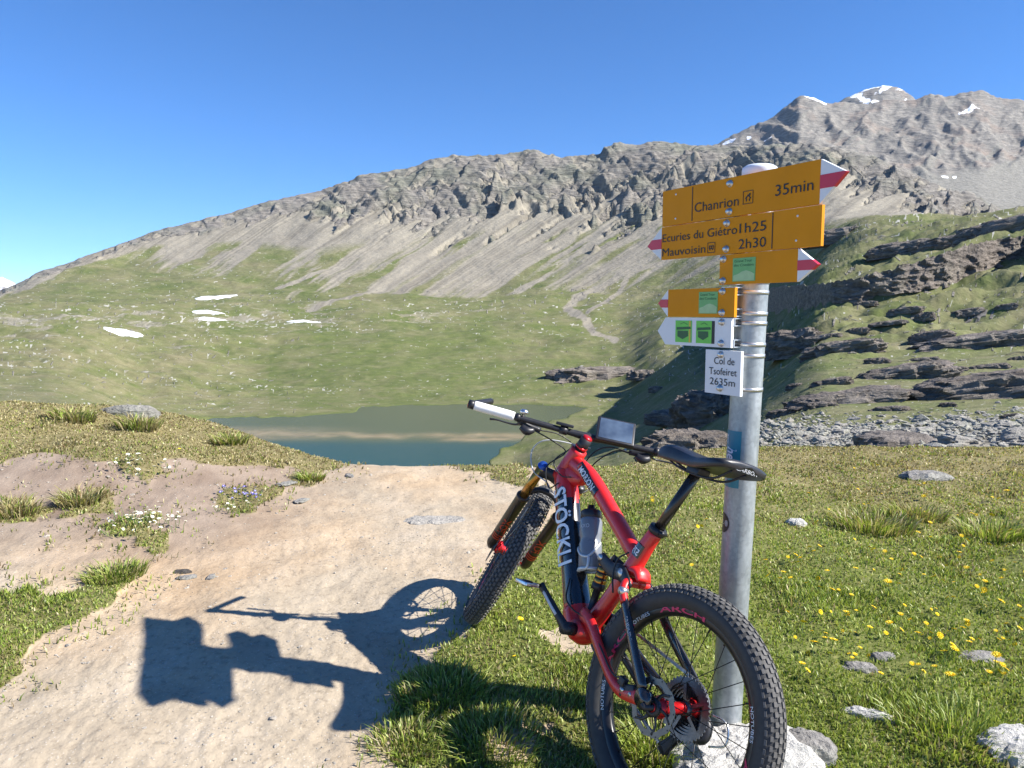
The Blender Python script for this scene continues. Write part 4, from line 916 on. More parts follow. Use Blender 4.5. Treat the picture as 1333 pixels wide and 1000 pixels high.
mb.loft([HT + AX * .040 - FWD * .01, (.70, 0, .452), (.52, 0, .378), (.385, 0, .318), (.325, 0, .292)], [(.026, .034), (.027, .030), (.026, .028), (.025, .028), (.022, .026)], (0, 1, 0), 20, True, 0, 6, .85)
mb.loft([(.84, 0, .42), (.80, 0, .43), (.74, 0, .43)], [(.026, .055), (.026, .045), (.022, .02)], (0, 1, 0), 16, True, 0, 4)   # gusset behind the head tube
ct = bb + SD * .426
mb.loft([ct, (.322, 0, .335), (.342, 0, .26), (.36, 0, .21), (.385, 0, .14), (.41, 0, .07), (.44, 0, .0)], [.0235, .027, .030, .030, .028, .030, .034], (0, 1, 0), 20, True, 0, 5)
mb.loft([(.53, 0, .03), (.47, 0, -.012), (.41, 0, .012)], [(.047, .048), (.052, .052), (.045, .04)], (0, 1, 0), 24, True, 0, 5)
mb.cyl((.432, -.062, -.005), (.432, .062, -.005), .032, 24)
mb.loft([(.345, 0, .245), (.30, 0, .262), (.275, 0, .24)], [(.034, .022), (.034, .018), (.030, .012)], (0, 1, 0), 16, True, 0, 4)
frame = mb.build('frame', [M_red, M_blk], bike)
def dt_surf(u, v, side=1):
    """u metres down the tube from the head, v round it"""
    P = catmull(np.array(dt_path), 12); d = np.r_[0, np.cumsum(np.linalg.norm(np.diff(P, axis=0), axis=1))]
    c = np.array([np.interp(u, d, P[:, k]) for k in range(3)]); c2 = np.array([np.interp(u + .01, d, P[:, k]) for k in range(3)]); T_ = (c2 - c) / np.linalg.norm(c2 - c)
    upn = np.cross((0, 1., 0), T_); upn = upn if upn[2] > 0 else -upn
    a = v / .043; ca, sa = math.cos(a), math.sin(a); ex = .85; g = 1 + .12 * u / .4
    return c + g * np.array([0, 1., 0]) * side * (.0455 * abs(ca) ** ex) + g * upn * (.0505 * np.sign(sa) * abs(sa) ** ex)
mb = MB(); text_on(mb, 'STÖCKLI', lambda a, u: dt_surf(.085 + a, -.020 + u), .29, .048, shear=.05); mb.build('lettering', M_txtwhite, frame)
def tube_side(p0, p1, r, y):
    p0, p1 = np.array(p0, float), np.array(p1, float); T_ = (p1 - p0) / np.linalg.norm(p1 - p0); upn = np.cross((0, 1., 0), T_); upn = upn if upn[2] > 0 else -upn
    def fn(a, u): q = u / r; return p0 + T_ * a + upn * r * math.sin(q) * 1.03 + np.array([0, y * math.cos(q), 0])
    return fn
def patch(mb, fn, a0, a1, u0, u1, n=10, mi=0):
    V = [fn(a0 + (a1 - a0) * i / 6, u0 + (u1 - u0) * j / n) for i in range(7) for j in range(n + 1)]
    return mb.put(V, [[i * (n + 1) + j, i * (n + 1) + j + 1, (i + 1) * (n + 1) + j + 1, (i + 1) * (n + 1) + j] for i in range(6) for j in range(n)], mi, True)
tt = tube_side((.79, 0, .488), (.52, 0, .378), .030, .0290)
mb = MB(); patch(mb, tt, .03, .19, -.018, .022); mb.build('panel', M_blk, frame)
tt2 = tube_side((.79, 0, .488), (.52, 0, .378), .031, .0305)
mb = MB(); text_on(mb, 'MORION', lambda a, u: tt2(.045 + a, -.010 + u), .12, .022, shear=.15); mb.build('lettering', M_txtwhite, frame)
mb = MB(); patch(mb, lambda a, u: tt2(a, u), .036, .046, -.008, .014); mb.build('badge', M_orred, frame)
stf = tube_side((.322, 0, .335), (.346, 0, .245), .0285, .0295)
mb = MB(); patch(mb, stf, -.012, .032, -.020, .018); mb.build('panel', M_blk, frame)
stf2 = tube_side((.322, 0, .335), (.346, 0, .245), .030, .0308)
mb = MB(); text_on(mb, '575', lambda a, u: stf2(.025 - u, -.014 + a), .030, .020); mb.build('lettering', M_txtwhite, frame)

# --- rear triangle
mb = MB()
for s in (1, -1):
    mb.loft([(.300, .0, .226), (.296, s * .045, .222), (.275, s * .066, .200), (.245, s * .074, .176)], [.016, .015, .014, .013], (0, 0, 1), 14, True, 0, 5)
    mb.loft([(.25, s * .073, .18), (.18, s * .085, .130), (.09, s * .105, .070), (.020, s * .116, .022)], [(.009, .016), (.009, .017), (.009, .018), (.010, .020)], (0, 1, 0), 14, True, 1, 5)
    mb.loft([(.43, s * .050, .055), (.36, s * .062, .045), (.27, s * .078, .010), (.17, s * .098, -.022), (.10, s * .108, -.030), (.02, s * .116, -.005)], [(.014, .024), (.014, .022), (.012, .018), (.012, .017), (.012, .018), (.010, .020)], (0, 1, 0), 14, True, 0 if s > 0 else 1, 5)
    mb.cyl((.004, s * .104, .004), (.004, s * .128, .004), .026, 20, 1)
    mb.cyl((.27, s * .060, .203), (.27, s * .084, .203), .012, 14, 2)
swing = mb.build('swingarm', [M_red, M_blk, M_steel], bike)
cs = tube_side((.36, 0, .045), (.17, 0, -.022), .019, 0)
mb = MB(); text_on(mb, 'SHIMANO', lambda a, u: cs(.035 + a, -.008 + u) + np.array([0, .0795 + .102 * a, 0]), .115, .017); mb.build('lettering', M_grey, swing)
ssf = tube_side((.245, 0, .176), (.03, 0, .03), .017, 0)
mb = MB(); text_on(mb, 'ENDURO', lambda a, u: ssf(.05 + a, -.006 + u) + np.array([0, .089 + .17 * a, 0]), .085, .012); mb.build('lettering', M_grey, swing)

# --- rocker link, shock
mb = MB()
for s in (1, -1):
    mb.loft([(.475, s * .024, .238), (.40, s * .032, .225), (.345, s * .036, .235), (.275, s * .05, .215)], [(.006, .020), (.006, .024), (.007, .026), (.007, .015)], (0, 1, 0), 12, True, 0, 5)
    mb.cyl((.345, s * .030, .235), (.345, s * .046, .235), .015, 16, 1); mb.cyl((.47, s * .02, .238), (.47, s * .034, .238), .011, 14, 1)
mb.build('rocker_link', [M_blkm, M_steel], bike)
mb = MB(); a, b = np.array([.472, 0, .238]), np.array([.455, 0, .055]); d = b - a
mb.lathe([(0, 0), (.017, 0), (.020, .01), (.020, .085), (.023, .088), (.023, .108), (.013, .110), (.013, .175), (.016, .178), (.016, .19), (0, .19)], a, d, 24)
for k in range(4): mb.lathe([(.0205, .015 + .019 * k), (.0215, .017 + .019 * k), (.0215, .026 + .019 * k), (.0205, .028 + .019 * k)], a, d, 24, 1)
mb.build('shock_absorber', [M_blkm, M_gold], bike)

# --- seat post, saddle
mb = MB(); mb.cyl(ct - SD * .05, bb + SD * .675, .0168, 24, 0); mb.lathe([(.0235, -.004), (.029, -.003), (.029, .016), (.0235, .018), (.018, .0185)], ct, SD, 24, 1)
mb.cyl(ct + np.array([-.03, -.012, .004]), ct + np.array([-.03, .016, .004]), .007, 10, 1)
mb.build('seat_post', [simple('seat_post_black', (.020, .015, .012), .28, .3, .4, .1, 20), M_blkm], bike)
mb = MB()
prof = [(.402, .008, .645, .020), (.394, .022, .660, .042), (.365, .030, .674, .056), (.32, .036, .679, .058), (.26, .046, .678, .052), (.20, .064, .678, .046), (.145, .086, .685, .042), (.095, .100, .696, .038), (.062, .096, .703, .032), (.048, .074, .702, .022), (.042, .03, .698, .010)]
pr = catmull(np.array(prof), 5); n = 30; V = []; Fc = []
for x, w, z, h in pr:
    for j in range(n):
        a = 2 * math.pi * j / n; ca, sa = math.cos(a), math.sin(a)
        yy = w * np.sign(ca) * abs(ca) ** .75; zz = (z + .004 * abs(ca) * 0 - .012 * abs(ca) ** 2.2 if sa > 0 else z - h * abs(sa) ** .35 * (1 - .35 * (1 - abs(ca))) - .012 * abs(ca) ** 2.2)
        V.append((x, yy, zz))
m = len(pr)
for i in range(m - 1):
    for j in range(n): k = (j + 1) % n; Fc.append([i * n + j, (i + 1) * n + j, (i + 1) * n + k, i * n + k])
Fc += [list(range(n)), [(m - 1) * n + j for j in range(n)][::-1]]
mb.put(V, Fc, 0, True); sad = mb.build('saddle', M_sad, bike)
mb = MB()
for s in (1, -1): mb.tube([(.36, s * .012, .632), (.30, s * .020, .618), (.20, s * .022, .616), (.13, s * .026, .630), (.075, s * .03, .668)], .0038, 8)
mb.box((.225, 0, .628), (.026, .026, .012), None, 0, .004); mb.build('saddle_rail', M_blkm, sad)
mb = MB(); text_on(mb, 'CARBON', lambda a, u: (.046 - .0 * a, .05 - a, .676 + u), .09, .011, shear=.1); mb.xf(lambda v: v + np.array([-.0045 + 1.1 * v[1] ** 2 * 1.6, 0, 0])); mb.build('lettering', M_grey, sad)

# --- wheels
def make_wheel(lab, M4, rear):
    WRr = WR + (.012 if rear else 0); TW = .0395 if rear else .0325; rc = WRr - .036
    mb = MB(); prof = []
    for a in np.linspace(0, 2 * math.pi, 26, endpoint=False): prof.append((rc - .004 + .036 * math.cos(a), TW * math.sin(a)))
    rimp = [(rc - .022, -.018), (rc - .022, .018), (rc - .030, .021), (rc - .046, .018), (rc - .056, .010), (rc - .058, 0), (rc - .056, -.010), (rc - .046, -.018), (rc - .030, -.021)]
    mr = MB(); mr.lathe(rimp, (0, 0, 0), (0, 1, 0), 72, 0, True, True); w = mr.build('wheel', M_rim, bike, M4, label=lab)
    mb.lathe(prof, (0, 0, 0), (0, 1, 0), 96, 1, True, True)
    nrow = 92                                             # tread blocks
    for k in range(nrow):
        for col, (yy, dy, dx, off) in enumerate([(-.0365, .0030, .0065, .5), (-.028, .0038, .0060, 0), (-.0185, .0042, .0062, .5), (-.0075, .0046, .0072, 0), (.0075, .0046, .0072, .5), (.0185, .0042, .0062, 0), (.028, .0038, .0060, .5), (.0365, .0030, .0065, 0)]):
            a = 2 * math.pi * (k + off) / nrow; s_ = max(-1, min(1, yy / TW * (1 if rear else .88))); rr = rc - .004 + .036 * math.sqrt(1 - s_ * s_)
            e = np.array([math.cos(a), 0, math.sin(a)]); tg = np.array([-math.sin(a), 0, math.cos(a)]); nrm = e * math.sqrt(1 - s_ * s_) + np.array([0, s_, 0]); lt = np.cross(tg, nrm)
            mb.box(e * rr + np.array([0, yy, 0]) + nrm * .0006, (dx, dy, .0024), np.stack([tg, lt, nrm], 1))
    mb.build('tyre', [M_rub, M_rubside], w)
    hubw = .10 if rear else .072
    mh = MB(); mh.lathe([(.012, -hubw), (.030, -hubw * .72), (.031, -hubw * .66), (.017, -hubw * .5), (.017, hubw * .5), (.031, hubw * .66), (.030, hubw * .72), (.012, hubw)], (0, 0, 0), (0, 1, 0), 24, 0)
    mh.cyl((0, -.135 if rear else -.095, 0), (0, .135 if rear else .095, 0), .0095, 16, 1); mh.build('hub', [M_anod, M_blkm], w)
    ns = 28
    for par in (0, 1):
        sm = MB(); s = 1 if par else -1; a0 = .95; sm.tube([(.030 * math.cos(a0), s * hubw * .69, .030 * math.sin(a0)), (rc - .055, s * .004, 0)], .0013, 5, 0, 1)
        sm.cyl((rc - .068, s * .0055, .0), (rc - .054, s * .004, 0), .0026, 6); me = sm.mesh('spoke', M_spoke)
        sm = MB(); sm.tube([(.030 * math.cos(a0), s * hubw * .69, -.030 * math.sin(a0)), (rc - .055, s * .004, 0)], .0013, 5, 0, 1); me2 = sm.mesh('spoke', M_spoke)
        for k in range(ns // 2):
            o = add('spoke', me if k % 2 else me2, w); o.rotation_euler = (0, 2 * math.pi * (k + .5 * par) / (ns // 2) + .07, 0)
    md = MB(); yd = .092 if rear else .066; n = 60                                   # brake disc: wavy ring, holes, arms
    ring_o, ring_i = .077, .060
    V = []; Fc = []
    for side in (0, 1):
        for k in range(n):
            a = 2 * math.pi * k / n; wv = .002 * math.cos(a * 10); V += [((ring_o + wv) * math.cos(a), yd + side * .002, (ring_o + wv) * math.sin(a)), ((ring_i + wv) * math.cos(a), yd + side * .002, (ring_i + wv) * math.sin(a))]
    for k in range(n):
        j = (k + 1) % n; b = 2 * n
        Fc += [[2 * k, 2 * j, 2 * j + 1, 2 * k + 1], [b + 2 * k, b + 2 * k + 1, b + 2 * j + 1, b + 2 * j], [2 * k, b + 2 * k, b + 2 * j, 2 * j], [2 * k + 1, 2 * j + 1, b + 2 * j + 1, b + 2 * k + 1]]
    md.put(V, Fc, 0, False)
    for k in range(6):
        a = 2 * math.pi * k / 6; md.loft([(.024 * math.cos(a), yd + .001, .024 * math.sin(a)), (.048 * math.cos(a + .16), yd + .001, .048 * math.sin(a + .16)), (.070 * math.cos(a + .42), yd + .001, .070 * math.sin(a + .42))], [(.0016, .006), (.0016, .004), (.0016, .005)], (0, 1, 0), 8, True, 1, 4)
    md.lathe([(.012, -.006), (.026, -.006), (.026, .006), (.012, .006)], (0, yd, 0), (0, 1, 0), 24, 1, True, True)
    for k in range(30):
        a = 2 * math.pi * k / 30; r_ = .0745 + .004 * (k % 3); md.lathe([(0, .0024), (.0024, .0024)], (r_ * math.cos(a), yd, r_ * math.sin(a)), (0, 1, 0), 6, 1)
    md.build('brake_disc', [M_rotor, M_blkm], w)
    if rear:
        mc = MB()
        for k in range(8):
            r_ = .086 - .0072 * k; y_ = -.040 - .0062 * k; nt = 42 - 4 * k; pr_ = []
            V = []; Fc = []
            for s_ in (0, 1):
                for i in range(nt * 4):
                    a = 2 * math.pi * i / (nt * 4); rr = r_ + (.0022 if i % 4 in (1, 2) else -.0022); V.append((rr * math.cos(a), y_ - s_ * .002, rr * math.sin(a)))
            m_ = nt * 4
            ii = [((r_ - .017) * math.cos(2 * math.pi * i / m_), y_ - s_ * .002, (r_ - .017) * math.sin(2 * math.pi * i / m_)) for s_ in (0, 1) for i in range(m_)]
            V += ii
            for i in range(m_): j = (i + 1) % m_; Fc += [[i, j, m_ + j, m_ + i], [i, 2 * m_ + i, 2 * m_ + j, j], [m_ + i, m_ + j, 3 * m_ + j, 3 * m_ + i]]
            mc.put(V, Fc, 0, False)
            for q in range(5): a = 2 * math.pi * q / 5 + .2; mc.box(((r_ - .02) * .72 * math.cos(a), y_ - .001, (r_ - .02) * .72 * math.sin(a)), ((r_ - .02) * .35, .0009, .005), np.stack([(math.cos(a), 0, math.sin(a)), (0, 1, 0), (-math.sin(a), 0, math.cos(a))], 1), 0)
        mc.cyl((0, -.034, 0), (0, -.09, 0), .019, 20, 0); mc.build('cassette', M_cass, w)
    # rim print, both sides
    ml = MB(); mlw = MB()
    for side in (1, -1):
        for c0 in ((3.35, 1.25, .2) if rear else (1.0, 3.1, 5.2)):
            def fr(a, u): ang = c0 + side * a / (rc - .038); r_ = rc - .046 + u; yv = .0182 + .0030 * ss(0, .012, u) + .0014; return (r_ * math.cos(ang), side * yv, r_ * math.sin(ang))
            text_on(ml, 'ARCH', lambda a, u: fr(a - .0, u), .17, .015); text_on(mlw, 'NOTUBES', lambda a, u: fr(a - .125, u + .002), .085, .010)
    ml.build('rim_print', M_pink, w, kind='stuff'); mlw.build('rim_print', M_txtwhite, w, kind='stuff')
    return w
rearw = make_wheel('rear wheel with cassette and brake disc', Matrix.Translation((-.008, 0, -.008)) @ Matrix.Rotation(math.radians(4), 4, 'Z') @ Matrix.Rotation(.3, 4, 'Y'), True)
RF = Matrix((ST @ FT).tolist()).to_4x4()
frontw = make_wheel('front wheel turned to the right', Matrix.Translation(steer(FA)) @ RF, False)

# --- fork
HW = .082; CR = HT + AX * .150
mb = MB()
mb.loft([CR + np.array([0, -HW, 0]) + UP * .004, CR + np.array([0, -.04, 0]) + UP * .012, CR + UP * .016, CR + np.array([0, .04, 0]) + UP * .012, CR + np.array([0, HW, 0]) + UP * .004], [(.027, .018), (.024, .016), (.032, .020), (.024, .016), (.027, .018)], AX, 16, True, 0, 6)
mb.cyl(CR + UP * .03, HT + UP * .01, .022, 16, 0)
fork = mb.xf(steer).build('fork_crown', M_blkm, bike)
FL = lambda s, t_: CR + np.array([0, s * HW, 0]) + (FA - CR) * t_ + FWD * .006
for s in (1, -1):
    mb = MB(); mb.cyl(FL(s, -.05), FL(s, .40), .0188, 20); mb.xf(steer).build('stanchion', M_gold, bike)
    mb = MB(); mb.loft([FL(s, .32), FL(s, .335), FL(s, .37), FL(s, .6), FL(s, .9), FL(s, 1.0), FL(s, 1.06)], [.0255, .0285, .0255, .0250, .0240, .025, .012], (0, 1, 0), 20, True, 0, 5)
    mb.cyl(FL(s, .985) - np.array([0, .02, 0]), FL(s, .985) + np.array([0, .02, 0]), .017, 16); lw = mb.xf(steer).build('fork_lower', M_lower, bike)
    mb = MB()
    Tl = (FL(s, 1) - FL(s, 0)); Ll = np.linalg.norm(Tl); Tl = Tl / Ll; bk = np.cross(Tl, (0, 1., 0)); bk = bk if bk[0] < 0 else -bk
    for ang in (0,) :
        def ff(a, u, s=s): q = (u - .010) / .0255; return FL(s, .62) + Tl * a + (bk * math.cos(q) + np.array([0, 1., 0]) * math.sin(q) * (1)) * .0262
        text_on(mb, 'FOX', lambda a, u: ff(.085 - a, .022 - u), .085, .030, shear=.25)
    for k in range(3): patch(mb, ff, .10 + .012 * k, .106 + .012 * k, -.02, .035)
    mb.xf(steer).build('lettering', M_orred, lw)
    mb = MB(); mb.lathe([(0, .012), (.012, .012), (.017, .008), (.020, 0), (.022, -.004)], FL(s, -.065), -(FA - CR), 20, 0); mb.xf(steer).build('top_cap', M_blue if s > 0 else M_blkm, bike)
mb = MB(); arc = lambda y, t_, f: CR + (FA - CR) * t_ + np.array([0, y, 0]) + FWD * f
mb.loft([arc(-HW, .40, .0), arc(-.07, .30, .03), arc(-.04, .24, .055), arc(0, .22, .06), arc(.04, .24, .055), arc(.07, .30, .03), arc(HW, .40, .0)], [(.012, .012)] * 7, AX, 12, True, 0, 5)
mb.xf(steer).build('fork_arch', M_blkm, bike)
mb = MB(); c = FA + np.array([-.02, .074, .085]); mb.box(c, (.022, .014, .030), rotm((0, 1, 0), -20), 0, .005); mb.box(c + np.array([-.01, .006, -.03]), (.012, .016, .012), None, 0, .003); mb.xf(steer).build('brake_caliper', M_blkm, bike)

# --- stem, bar, controls
BC = HT + UP * .045 + FWD * .055
def bar_pt(b, dx=0., dz=0.):
    q = np.array([-.03 * abs(b) + dx, b, .005 + .03 * abs(b) + dz]); return HT + ST @ (BC - HT + BRL @ q)
mb = MB(); mb.cyl(HT + UP * .012, HT + UP * .066, .0225, 20, 0); mb.loft([HT + UP * .045, HT + UP * .046 + FWD * .03, BC], [(.020, .018), (.018, .016), (.024, .020)], (0, 1, 0), 16, True, 0, 4)
mb.lathe([(0, .006), (.014, .005), (.0195, .001), (.0195, -.006)], HT + UP * .07, UP, 20, 1); mb.lathe([(.0226, 0), (.0245, .001), (.0245, .007), (.0226, .008)], HT + UP * .022, UP, 20, 1)
mb.xf(lambda p: HT + ST @ (p - HT)); mb.build('stem', [M_blkm, M_anod], bike)
bs = np.linspace(-.43, .455, 25)
mb = MB(); mb.loft([bar_pt(b) for b in bs], [.0116 + .0042 * math.exp(-(b / .05) ** 2) for b in bs], (0, 0, 1), 14, True, 0, 2); bar = mb.build('handlebar', M_blkm, bike)
for s in (1, -1):
    mb = MB(); g = np.linspace(.285, .425 + .02 * (s > 0), 10); mb.loft([bar_pt(s * b) for b in g], [.0168] + [.0182] * 8 + [.0172], (0, 0, 1), 16, True, 0, 2); mb.build('grip', M_grip, bar)
    mb = MB(); mb.loft([bar_pt(s * .452, -.004), bar_pt(s * .440, .045, .010), bar_pt(s * .392, .150, .034)], [.013, .0125, .0125], (0, 1, 0), 14, True, 0, 5)
    mb.cyl(bar_pt(s * .442), bar_pt(s * .466), .0175, 16, 0); mb.cyl(bar_pt(s * .465), bar_pt(s * .4675), .012, 12, 1); mb.build('bar_end', [M_blkm, M_anod], bar)
    mb = MB()
    mb.cyl(bar_pt(s * .262), bar_pt(s * .280), .0165, 16, 0)
    mb.loft([bar_pt(s * .265, .02, -.012), bar_pt(s * .225, .030, -.020), bar_pt(s * .175, .034, -.024)], [.011, .013, .010], (0, 0, 1), 12, True, 0, 4)
    mb.loft([bar_pt(s * .255, .03, -.022), bar_pt(s * .285, .052, -.030), bar_pt(s * .345, .052, -.030), bar_pt(s * .375, .056, -.034)], [(.005, .008), (.004, .007), (.0035, .006), (.005, .007)], (0, 0, 1), 10, True, 0, 5)
    mb.loft([bar_pt(s * .25, -.004, -.030), bar_pt(s * .225, -.010, -.040), bar_pt(s * .20, -.004, -.030)], [.012, .017, .010], (0, 0, 1), 12, True, 0, 4)
    mb.build('brake_lever', M_blkm, bar)
mb = MB(); c = bar_pt(.252, .0, .026); u_ = bar_pt(.252, 0, .05) - c; mb.lathe([(0, .012), (.008, .0115), (.014, .008), (.0165, .002), (.0165, -.004), (.006, -.008), (.006, -.020)], c, u_, 20); mb.build('bell', M_alu, bar)
mb = MB(); mb.box(bar_pt(.09, -.004, .022), (.012, .034, .006), (ST @ BRL), 0, .003); mb.cyl(bar_pt(.075), bar_pt(.105), .0165, 14, 0); mb.build('computer_mount', M_blkm, bar)
def cable(pts, r=.0026, mat=None): mb = MB(); mb.tube([np.array(p) for p in pts], r, 7, 0, 8); mb.build('cable', mat or M_cable, bike)
h0 = lambda dx, dy, dz: HT + np.array([dx, dy, dz])
cable([bar_pt(.18, .03, -.024), bar_pt(.10, .05, -.02), bar_pt(.04, .06, -.05), h0(.04, .06, -.06), h0(-.01, .045, -.10), h0(-.06, .034, -.09)])
cable([bar_pt(.20, .0, -.03), bar_pt(.12, .03, -.05), bar_pt(.06, .05, -.08), h0(.05, .075, -.09), h0(.015, .06, -.16), h0(-.01, .04, -.13)])
cable([bar_pt(-.18, .03, -.024), bar_pt(-.10, .03, -.02), bar_pt(-.05, .05, -.05), h0(.03, -.07, -.05), h0(.0, -.06, -.12), h0(-.05, -.03, -.10)])
cable([bar_pt(-.20, .0, -.03), bar_pt(-.12, .01, -.03), h0(.02, -.10, -.04), h0(-.02, -.10, -.10), h0(-.04, -.05, -.14), h0(.02, -.03, -.15)])
cable([bar_pt(-.03, .05, -.04), h0(.12, .06, .0), h0(.16, .09, -.06), h0(.12, .08, -.13), h0(.05, .05, -.15), h0(.03, .04, -.17)], .0028, M_clear)
cable([(.345, .036, .305), (.37, .046, .27), (.365, .048, .22), (.335, .048, .17)], .003)
cable([(.56, .046, .12), (.53, .056, .06), (.47, .060, .045), (.40, .066, .05), (.30, .078, .03), (.15, .112, -.005), (.09, .12, .02)], .0028)
cable([steer(FL(1, .36) + np.array([0, .01, -.0]) - FWD * .02), steer(FL(1, .6) - FWD * .03), steer(FL(1, .85) - FWD * .03)], .0025)

# --- cranks, pedals, chain, derailleur, rear caliper
for s in (1, -1):
    e = np.array([.585, .128, .066]) if s > 0 else np.array([.279, -.128, -.076]); b0 = np.array([.432, s * .098, -.005])
    mb = MB(); mb.cyl((.432, s * .055, -.005), (.432, s * .108, -.005), .021, 20, 0)
    mb.loft([b0 - (e - b0) * .06, b0 + (e - b0) * .25, b0 + (e - b0) * .75, e + (e - b0) * .03], [(.010, .021), (.010, .016), (.009, .013), (.009, .015)], (0, 1, 0), 14, True, 0, 5)
    q = b0 + (e - b0) * .5 + np.array([0, s * .0125, 0]); mb.loft([b0 + (e - b0) * .3 + np.array([0, s * .009, 0]), q - np.array([0, s * .0025, 0]), b0 + (e - b0) * .85 + np.array([0, s * .0075, 0])], [(.0025, .006)] * 3, (0, 1, 0), 8, True, 1, 4)
    cr = mb.build('crank', [M_blkm, M_grey], bike)
    mb = MB(); mb.cyl(e + np.array([0, s * .004, 0]), e + np.array([0, s * .088, 0]), .0065, 12, 0); pc = e + np.array([.0, s * .062, 0]); Rp = rotm((0, 1, 0), 12)
    for dx in (-.030, .030): mb.box(pc + Rp @ np.array([dx, 0, 0]), (.005, .026, .006), Rp, 1, .002)
    for dy in (-.024, .024): mb.box(pc + np.array([0, dy, 0]), (.030, .004, .006), Rp, 1, .002)
    mb.box(pc, (.014, .014, .010), Rp, 0, .003); mb.build('pedal', [M_blkm, M_alu], cr)
mb = MB(); mb.lathe([(.040, -.002), (.072, -.002), (.074, 0), (.072, .002), (.040, .002)], (.432, -.068, -.005), (0, 1, 0), 48, 0, False, True)
for k in range(4): a = k * math.pi / 2 + .5; mb.box((.432 + .03 * math.cos(a), -.068, -.005 + .03 * math.sin(a)), (.024, .003, .006), np.stack([(math.cos(a), 0, math.sin(a)), (0, 1, 0), (-math.sin(a), 0, math.cos(a))], 1))
mb.build('chainring', M_blkm, bike)
mb = MB()
def links(p, q, n):
    p, q = np.array(p, float), np.array(q, float); d = (q - p) / n; T_ = d / np.linalg.norm(d); S_ = np.cross(T_, (0, 1., 0))
    for i in range(n):
        c = p + d * (i + .5); w = .0034 if i % 2 else .0026
        for sgn in (-1, 1): mb.box(c + np.array([0, sgn * w, 0]), (np.linalg.norm(d) * .56, .0007, .0040), np.stack([T_, (0, 1., 0), S_], 1), 0)
        mb.cyl(c - d * .5 - np.array([0, .004, 0]), c - d * .5 + np.array([0, .004, 0]), .0030, 6, 0)
cp = lambda x, z, r_, a, y: np.array([x + r_ * math.cos(a), y, z + r_ * math.sin(a)])
links(cp(.432, -.005, .074, 1.7, -.068), cp(0, 0, .074, 1.55, -.055), 34)
for k in range(14): a0 = 1.55 + k * .16; links(cp(0, 0, .074, a0, -.055), cp(0, 0, .074, a0 + .16, -.055), 1)
links(cp(0, 0, .074, 1.55 + 14 * .16, -.055), np.array([-.02, -.062, -.09]), 5)
links(np.array([.035, -.064, -.155]), cp(.432, -.005, .074, 4.6, -.068), 32)
mb.build('chain', M_chain, bike, kind='stuff')
mb = MB(); mb.loft([(.005, -.112, -.02), (-.035, -.115, -.03), (-.045, -.105, -.07), (.0, -.092, -.085)], [.013, .016, .018, .014], (0, 1, 0), 14, True, 0, 5)
mb.loft([(-.005, -.070, -.075), (.012, -.070, -.115), (.036, -.070, -.160)], [(.003, .020), (.003, .014), (.003, .020)], (0, 1, 0), 12, True, 0, 4); mb.loft([(-.005, -.056, -.075), (.012, -.056, -.115), (.036, -.056, -.160)], [(.0025, .020), (.0025, .014), (.0025, .020)], (0, 1, 0), 12, True, 0, 4)
for p in ((-.004, -.063, -.085), (.034, -.063, -.152)): mb.lathe([(.004, -.004), (.018, -.004), (.020, 0), (.018, .004), (.004, .004)], p, (0, 1, 0), 22, 0, False, True)
mb.tube([(-.03, -.125, -.005), (-.085, -.13, -.0), (-.105, -.13, -.05), (-.06, -.125, -.085)], .003, 7, 1, 6); mb.build('rear_derailleur', [M_blkm, M_alu], bike)
mb = MB(); mb.box((.070, .108, -.012), (.030, .013, .018), rotm((0, 1, 0), 25), 0, .005); mb.box((.095, .118, .002), (.012, .010, .012), None, 0, .003); mb.cyl((.05, .10, -.012), (.05, .126, -.012), .006, 10, 1); mb.cyl((.085, .10, -.018), (.085, .126, -.018), .006, 10, 1); mb.build('brake_caliper', [M_blkm, M_steel], bike)

# --- bottle in its cage, phone on the bar (things of their own, resting on the bike)
bo, bd_ = np.array([.532, 0, .170]), np.array([.50, 0, .866])
def on_bike(M): return BIKE @ M
mb = MB(); mb.lathe([(0, 0), (.036, 0), (.0405, .005), (.0405, .085), (.037, .095), (.037, .108), (.0405, .118), (.0405, .165), (.036, .178), (.033, .180)], bo, bd_, 32, 0)
bot = empty('water_bottle', BIKE, label='smoke-grey water bottle with dark cap in the bicycle frame', category='bottle')
mb.build('bottle_body', simple('bottle_plastic', (.16, .17, .19), .3, 0, .3, .1, 20), bot)
mb = MB(); mb.lathe([(.0345, .176), (.0375, .178), (.0375, .200), (.034, .206), (.014, .210), (.012, .226), (.0, .228)], bo, bd_, 32, 0); mb.build('cap', M_blkm, bot)
mb = MB()
def bw(a, u):
    n1_ = np.cross(bd_, (0, 1., 0)); n1_ = n1_ if n1_[0] < 0 else -n1_; q = a / .041; return bo + bd_ * u + (np.array([0, 1., 0]) * math.cos(q) + n1_ * math.sin(q)) * .0413
text_on(mb, 'OXXO', lambda a, u: bw(a - .02, .138 + u), .05, .013); mb.build('lettering', M_grey, bot)
mb = MB(); ring = lambda h, r_: [bw(-.06 + .02 * k, h + .016 * math.sin(k * .8)) for k in range(8)]
mb.tube([bw(-.063, .09), bw(-.03, .072), bw(.0, .045), bw(.03, .040), bw(.06, .072), bw(.075, .09)], .0045, 8, 0, 6); mb.tube([bw(.03, .040), bw(.025, .0), bw(-.03, -.004)], .0045, 8, 0, 5)
mb.lathe([(.036, -.006), (.043, -.006), (.043, .004), (.041, .004)], bo, bd_, 28, 0); mb.build('bottle_cage', simple('cage_grey', (.62, .62, .60), .35, .3, .2), bike)

